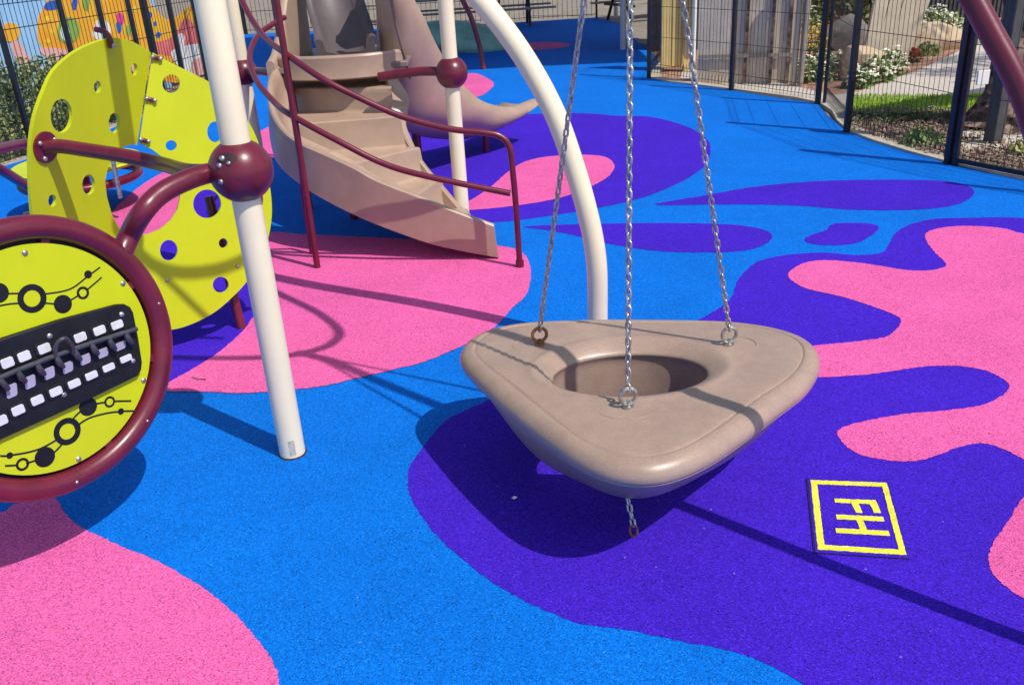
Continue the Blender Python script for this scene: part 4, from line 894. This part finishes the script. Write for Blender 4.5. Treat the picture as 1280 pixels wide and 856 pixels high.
bm = bmesh.new(); box(bm, c_ + V((.16, 0, .02)), (.1, .1, .14)); link('foot', bm, 'sign_cream', sb)
fp = thing('banner_post', 'slim white post with a bright yellow rounded banner', 'banner', tuple(G(868, 78)))
c_ = G(866, 89); mtube('pole', [c_ + V((0, 0, -.02)), c_ + V((0, 0, 2.4))], .035, 'white_card', fp, 1, 12)
c_ = c_ + V((.20, -.05, 0)); L_ = [c_ + V((math.cos(t * math.pi / 12) * .10, 0, .95 + math.sin(t * math.pi / 12) * .32)) for t in range(12, 25)] + [c_ + V((.10, 0, 2.3)), c_ + V((-.10, 0, 2.3))]
link('banner', plate([L_], (0, -1, 0), .02), 'sign_yellow', fp, smooth=False)
# timber slabs
sb2 = thing('timber_slab', 'broad grey timber slabs leaning upright among the flowers', 'timber slab', tuple(G(1100, 95)))
bm = bmesh.new(); a_, b_ = G(1082, 90), G(1103, 88)
for k, (dx, hh, lean) in enumerate(((0, 2.0, .04), (.21, 2.1, .06), (.42, 1.9, .08), (.62, 2.0, .1))):
    o_ = a_ + V((dx, .12 * k, 0)); ax = (V((1, 0, 0)), V((0, 1, lean)).normalized(), V((lean * 2.6, -lean * .5, 1)).normalized())
    box(bm, o_ + ax[2] * hh / 2 + V((0, 0, .0)), (.20, .07, hh), ax=ax)
link('slab', bm, 'timber_pale', sb2, bevel=.008)
for i, (q, hh) in enumerate((((991, 106), 1.7), ((1000, 107), 1.75))):
    c_ = G(*q); o = mtube('timber_pole', [c_ + V((0, 0, -.03)), c_ + V((.02, 0, hh))], .045, 'timber_grey' if i else 'timber_pale', None, 1, 12)
    tag(o, ('thin pale round timber pole next to the end of the board wall', 'thin grey round timber pole on the garden side of the pale one')[i], 'timber pole', 'round timber poles')
def rock(c, s, m, label, cat='rock', group=None, seed=0):
    r_ = random.Random(seed); bm = bmesh.new(); bmesh.ops.create_icosphere(bm, subdivisions=3, radius=1)
    ph = [V((r_.gauss(0, 1), r_.gauss(0, 1), r_.gauss(0, 1))).normalized() for _ in range(9)]
    for v in bm.verts:
        d = v.co.normalized(); k = min([.95] + [(.62 + .25 * (i % 3) / 2) / max(.05, d.dot(p)) for i, p in enumerate(ph)]) 
        v.co = V((d.x * s[0], d.y * s[1], d.z * s[2])) * min(k, 1.1)
        v.co += V(c)
    o = link('rock', bm, m, angle=25); return tag(o, label, cat, group)
rock(G(1082, 100) + V((0, .2, .15)), (.34, .3, .42), 'sandstone', 'upright orange sandstone boulder against the timber slabs', seed=1)
for i, (x, y, w_, lab) in enumerate(((1140, 62, .62, 'left block of the low sandstone wall under the white daisies'), (1175, 60, .60, 'right block of the low sandstone wall under the white daisies'))):
    rock(G(x, y) + V((0, 0, .14)), (w_, .4, .34), 'sandstone', lab, group='sandstone blocks', seed=5 + i)
rock(G(1050, 60) + V((0, 0, .2)), (.5, .4, .4), 'rock_grey', 'grey boulder between the first two garden fence posts', seed=9)
for i, (q, s, lab) in enumerate((((1222, 184), (.42, .22, .03), 'pale flat stone slab nearest the framed fence'), ((1262, 176), (.5, .25, .035), 'pale flat stone slab touching the right edge of the view'), ((1240, 167), (.45, .2, .03), 'pale flat stone slab at the foot of the dark trunk'))):
    rock(G(*q) + V((0, 0, .0)), s, 'slab_pale', lab, 'stone slab', 'flat stone slabs', 20 + i)
# flowers
WF = 'white daisies in the garden bed'
for i, (q, r_, lab, pm, lm, nl, npt) in enumerate((
    ((1150, 50), (.62, .4, .62), 'large white daisy bush on top of the sandstone wall', 'petal_white', 'leaf_mid', 700, 170),
    ((1175, 47), (.5, .35, .5), 'white daisy bush at the right end of the sandstone wall', 'petal_white', 'leaf_mid', 450, 110),
    ((1095, 101), (.25, .22, .36), 'small white daisy plant right of the orange boulder', 'petal_white', 'leaf_mid', 260, 50),
    ((1113, 92), (.24, .22, .38), 'white daisy plant with tall heads at the edge of the path', 'petal_white', 'leaf_mid', 260, 60),
    ((1073, 108), (.22, .2, .28), 'low white daisy plant behind the second garden post', 'petal_white', 'leaf_mid', 220, 40),
    ((1012, 100), (.3, .25, .36), 'cream flowered plant beside the round timber poles', 'petal_white', 'leaf_mid', 280, 50),
    ((1035, 98), (.28, .25, .40), 'pale flowered plant between the two close fence posts', 'petal_white', 'leaf_mid', 280, 40))):
    plant(q, r_, lm, pm, lab, 'plant', WF, nl, npt, .04)
plant((1020, 72), (.2, .2, .5), 'leaf_mid', 'petal_yellow', 'yellow flowered plant in the garden bed', nl=200, npet=60)
plant((1046, 52), (.3, .25, .45), 'leaf_mid', 'petal_red', 'red flowered plant beside the grey boulder', nl=250, npet=70)
plant((1139, 76), (.16, .16, .2), 'leaf_mid', 'petal_red', 'small red flower clump on the mulch beside the path', nl=100, npet=45)
plant((1118, 76), (.22, .2, .35), 'leaf_mid', 'petal_red', 'rusty red shrub behind the tall white daisies', nl=260, npet=20)
plant((1160, 68), (.2, .2, .22), 'leaf_mid', None, 'small green tuft on the mulch below the sandstone wall', nl=160)
plant((1010, 40), (.4, .3, .5), 'leaf_mid', 'petal_white', 'distant green plant at the back of the flower bed', nl=300, npet=30)
plant((1215, 52), (.3, .3, .45), 'leaf_mid', 'petal_white', 'white flowered plant far behind the red tube', nl=250, npet=50)
plant((1150, 182), (.22, .2, .2), 'leaf_mid', None, 'straggly green plant in the dry litter behind the fence', nl=260)
plant((1276, 196), (.15, .15, .18), 'leaf_light', None, 'bright green tuft at the far right edge', nl=150)
# litter bed: dry leaves and small stones
bm = bmesh.new()
def lit():
    while 1:
        x_, y_ = rnd.uniform(1060, 1300), rnd.uniform(138, 222); 
        p = G(x_, y_)
        lim = 165 + (x_ - 1058) * .315 if x_ < 1185 else 205 + (x_ - 1185) * .2
        if y_ < lim - 3 and not (x_ > 1195 and 158 < y_ < 190 and rnd.random() < .7): return V((p.x, p.y, -.01 + abs(rnd.gauss(0, .03))))
leaves(bm, 14000, lit, .018)
for _ in range(500):
    p = lit(); s_ = rnd.uniform(.015, .045); box(bm, p, (s_ * 1.4, s_, s_ * .7), rot=rnd.uniform(0, 3))
tag(link('leaf_litter', bm, 'leaf_dry', smooth=False), 'dry leaves and pebbles between the fence and the lawn', 'leaf litter', kind='stuff')
bm = bmesh.new()
def lit2():
    p = G(rnd.uniform(1066, 1200), rnd.uniform(146, 156)); return V((p.x, p.y, abs(rnd.gauss(.0, .025))))
leaves(bm, 3500, lit2, .03); tag(link('ground_cover', bm, 'leaf_dark', smooth=False), 'low dark green ground cover along the front of the lawn', 'ground cover', kind='stuff')
bm = bmesh.new()
for _ in range(9000):
    p = G(rnd.uniform(1064, 1280), rnd.uniform(119, 146)); a = rnd.uniform(0, 6.28); h_ = rnd.uniform(.02, .05); d_ = V((math.cos(a), math.sin(a), 0)) * .006
    p = V((p.x, p.y, -.005)); bm.faces.new([bm.verts.new(q) for q in (p - d_, p + d_, p + V((rnd.uniform(-.02, .02), rnd.uniform(-.02, .02), h_)))])
tag(link('grass', bm, 'lawn', smooth=False), 'bright green grass blades of the small lawn', 'grass', kind='stuff')
# tree trunk on the right with sprawling root flare
tr = thing('tree', 'dark rough tree trunk behind the framed fence at the right edge', 'tree', tuple(G(1262, 160)))
b0 = G(1264, 158); tp = V((b0.x + 5.2, b0.y + .8, 4.6))
bm = bmesh.new(); path_ = smooth_path([b0 + V((-.06, 0, -.05)), b0 + V((-.02, 0, .12)), b0 + V((0, 0, .3)), b0 + V((.0, .0, .6)), b0 + V((.02, .02, 1.0)), b0 + V((.05, .03, 1.6)), b0 + V((.3, .0, 2.4)), tp], 6)
rad = [.50 - .16 * min(1, (i / 14) ** .6) - .12 * (i / len(path_)) for i in range(len(path_))]
tube(bm, path_, rad, 44)
for v in bm.verts: 
    f_ = math.sin(v.co.z * 9 + v.co.x * 14) * .025 + math.sin(v.co.x * 31 + v.co.y * 27 + v.co.z * 6) * .028 + rnd.uniform(-.015, .015); v.co.x += f_; v.co.y += f_ * .6
link('trunk', bm, 'bark', tr, angle=60)
bm = bmesh.new()
for k in range(7):
    a = k * .9; mid_ = tp + V((math.cos(a) * .6, math.sin(a) * .6, .6)); tube(bm, smooth_path([tp + V((0, 0, -.1)), mid_, tp + V((math.cos(a) * 1.3, math.sin(a) * 1.3, 1.1 + .2 * (k % 3)))], 4), [.09 - .008 * i for i in range(9)], 8)
link('limbs', bm, 'bark', tr)
bm = bmesh.new()
for k in range(26):
    c_ = tp + V((rnd.gauss(.4, .8), rnd.gauss(.5, .8), 1.3 + rnd.uniform(-.3, .9))); leaves(bm, 130, blob_fn(c_, (.5, .5, .4)), .06)
link('crown', bm, 'leaf_mid', tr, smooth=False)
gp = thing('grey_post', 'dark grey square post with a small white plate in front of the tree trunk', 'post', tuple(G(1237, 180)))
c_ = G(1240, 181); bm = bmesh.new(); box(bm, c_ + V((0, 0, 1.2)), (.125, .125, 2.5), rot=.3); link('post', bm, 'post_grey', gp, bevel=.008)
bm = bmesh.new(); pc = AtY(1229, 97, c_.y - .1); box(bm, pc, (.13, .02, .13), rot=.2); link('white_plate', bm, 'white_card', gp, bevel=.003)
gw = thing('shed_wall', 'dark grey ribbed shed wall beyond the white daisies', 'shed', tuple(G(1170, 25)))
a_, b_ = G(1128, 30), G(1260, 20); bm = bmesh.new(); board(bm, a_, b_, -.03, 2.6, .08); link('wall', bm, 'roof_grey', gw)
bm = bmesh.new()
for k in range(24): p = a_.lerp(b_, k / 24); box(bm, p + V((0, -.06, 1.3)), (.05, .03, 2.6))
link('rib', bm, 'roof_grey', gw)
# garden backdrop shrubs so the far garden is not bare
for i, q in enumerate(((1000, 22), (1040, 15), (1075, 28))):
    plant(q, (1.0, .8, .9), 'leaf_mid' if i % 2 else 'leaf_dark', None, ('broad dark shrub far behind the board wall end', 'mid green shrub far back between the garden posts', 'dark shrub far back behind the timber slabs')[i], 'shrub', 'shrubs at the back of the garden', 1300, 0, .07, name='shrub')
# ------------------------------------------------------------------ far end: teal boulder, tube, tables, shade
tb_ = thing('climbing_boulder', 'rounded teal green climbing boulder behind the slide', 'boulder', tuple(G(578, 66)))
c_ = G(578, 66); bm = bmesh.new(); bmesh.ops.create_icosphere(bm, subdivisions=4, radius=1)
for v in bm.verts:
    d = v.co.copy(); f_ = 1 + .06 * math.sin(d.x * 3) + .05 * math.cos(d.y * 4)
    v.co = c_ + V((0, .5, .02)) + V((d.x * 1.12 * f_ * (1 - .25 * max(0, -d.z)), d.y * .8 * f_, (d.z * .44 if d.z > 0 else d.z * .3) + .12 - .18 * d.x))
link('body', bm, 'teal', tb_, angle=180)
ft = thing('bent_pole', 'thin bent burgundy tube standing beside the teal boulder', 'pole', tuple(G(604, 86)))
mtube('tube', [AtY(566, -30, 16.6), AtY(578, 0, 16.5), AtY(588, 20, 16.4), AtY(596, 45, 16.4), AtY(601, 65, 16.4), G(605, 87) + V((0, 0, -.03))], .045, 'burgundy', ft, 6, 14)
def picnic(c, rz, label, L_=2.0):
    t = thing('picnic_table', label, 'picnic table', tuple(c), 'picnic tables at the far end')
    q = Matrix.Rotation(rz, 3, 'Z'); ax = (q @ V((1, 0, 0)), q @ V((0, 1, 0)), V((0, 0, 1)))
    bm = bmesh.new()
    for k in range(4): box(bm, c + ax[1] * (-.27 + .18 * k) + V((0, 0, .74)), (L_, .16, .04), ax=ax)
    link('tabletop', bm, 'timber_grey', t, bevel=.005)
    for s in (-1, 1):
        bm = bmesh.new(); box(bm, c + ax[1] * s * .7 + V((0, 0, .44)), (L_, .26, .04), ax=ax); link('bench', bm, 'timber_grey', t, bevel=.005)
    for s in (-1, 1):
        bm = bmesh.new(); o_ = c + ax[0] * s * L_ * .35
        tube(bm, [o_ + ax[1] * -.62 + V((0, 0, -.03)), o_ + ax[1] * -.2 + V((0, 0, .72))], .04, 6); tube(bm, [o_ + ax[1] * .62 + V((0, 0, -.03)), o_ + ax[1] * .2 + V((0, 0, .72))], .04, 6)
        box(bm, o_ + V((0, 0, .4)), (.05, 1.5, .07), ax=ax); link('leg', bm, 'black_metal', t)
    return t
picnic(V((-.6, 24.6, .0)), .03, 'long weathered picnic table directly in front of the far mesh fence', 4.4)
picnic(V((-3.6, 28.6, -.03)), -.1, 'weathered picnic table left of the teal boulder', 2.4)
picnic(G(795, 27) + V((.5, 1.0, -.03)), .4, 'grey picnic table in deep shade left of the corner post', 2.6)
# shade sail (unseen canopy, outlined to cast the far shade) on the pale posts
ss_ = thing('shade_sail', 'unseen shade sail on pale grey posts, shaped to shade the far half of the playground', 'shade sail', tuple(G(779, 62)))
zc = 4.0; u4 = V((-.553 * zc, .456 * zc, 0))
sh_c = [V((-5.0, 18.4, 0)), V((-2.0, 16.2, 0)), V((2.75, 16.0, 0)), V((3.7, 26.0, 0)), V((-7.6, 25.8, 0))]
cc_ = [p - u4 + V((0, 0, zc)) for p in sh_c]; bm = bmesh.new(); ctr = sum(cc_, V()) / 5 + V((0, 0, -.25)); K = 10; rows = []
def bord(a, b, k): 
    t = k / K; p = a.lerp(b, t); return p.lerp(ctr, .06 * math.sin(math.pi * t))
lo_ = []
for a, b in zip(cc_, cc_[1:] + cc_[:1]): lo_ += [bord(a, b, k) for k in range(K)]
vs = [bm.verts.new(p) for p in lo_]; vc = bm.verts.new(ctr)
for k in range(len(vs)): bm.faces.new((vs[k], vs[(k + 1) % len(vs)], vc))
link('canopy', bm, 'sail', ss_)
for q in (G(779, 62), G(361, 62), V((3.4, 25.9, 0)), V((-7.4, 25.9, 0)), cc_[1] * 1):
    if q.z > 1: continue
    mtube('pole', [V((q.x, q.y, -.03)), V((q.x, q.y, 3.95))], .06, 'post_pale', ss_, 1, 14)
# small litter on the floor
lfm = thing('dry_twig', 'thin dark twig lying on the pink floor behind the nearest post', 'twig', tuple(G(247, 472)))
bm = bmesh.new(); tube(bm, [G(240, 471, .012), G(248, 473, .014), G(257, 474, .012)], .003, 5); link('twig', bm, 'bark', lfm)
o = link('paper_scrap', flat([[G(639, 622, .009), G(643, 619.5, .016), G(647, 621, .01), G(643, 624, .0085)]]), 'white_card', smooth=False); tag(o, 'tiny white scrap lying in the shadow of the hanging seat', 'scrap')
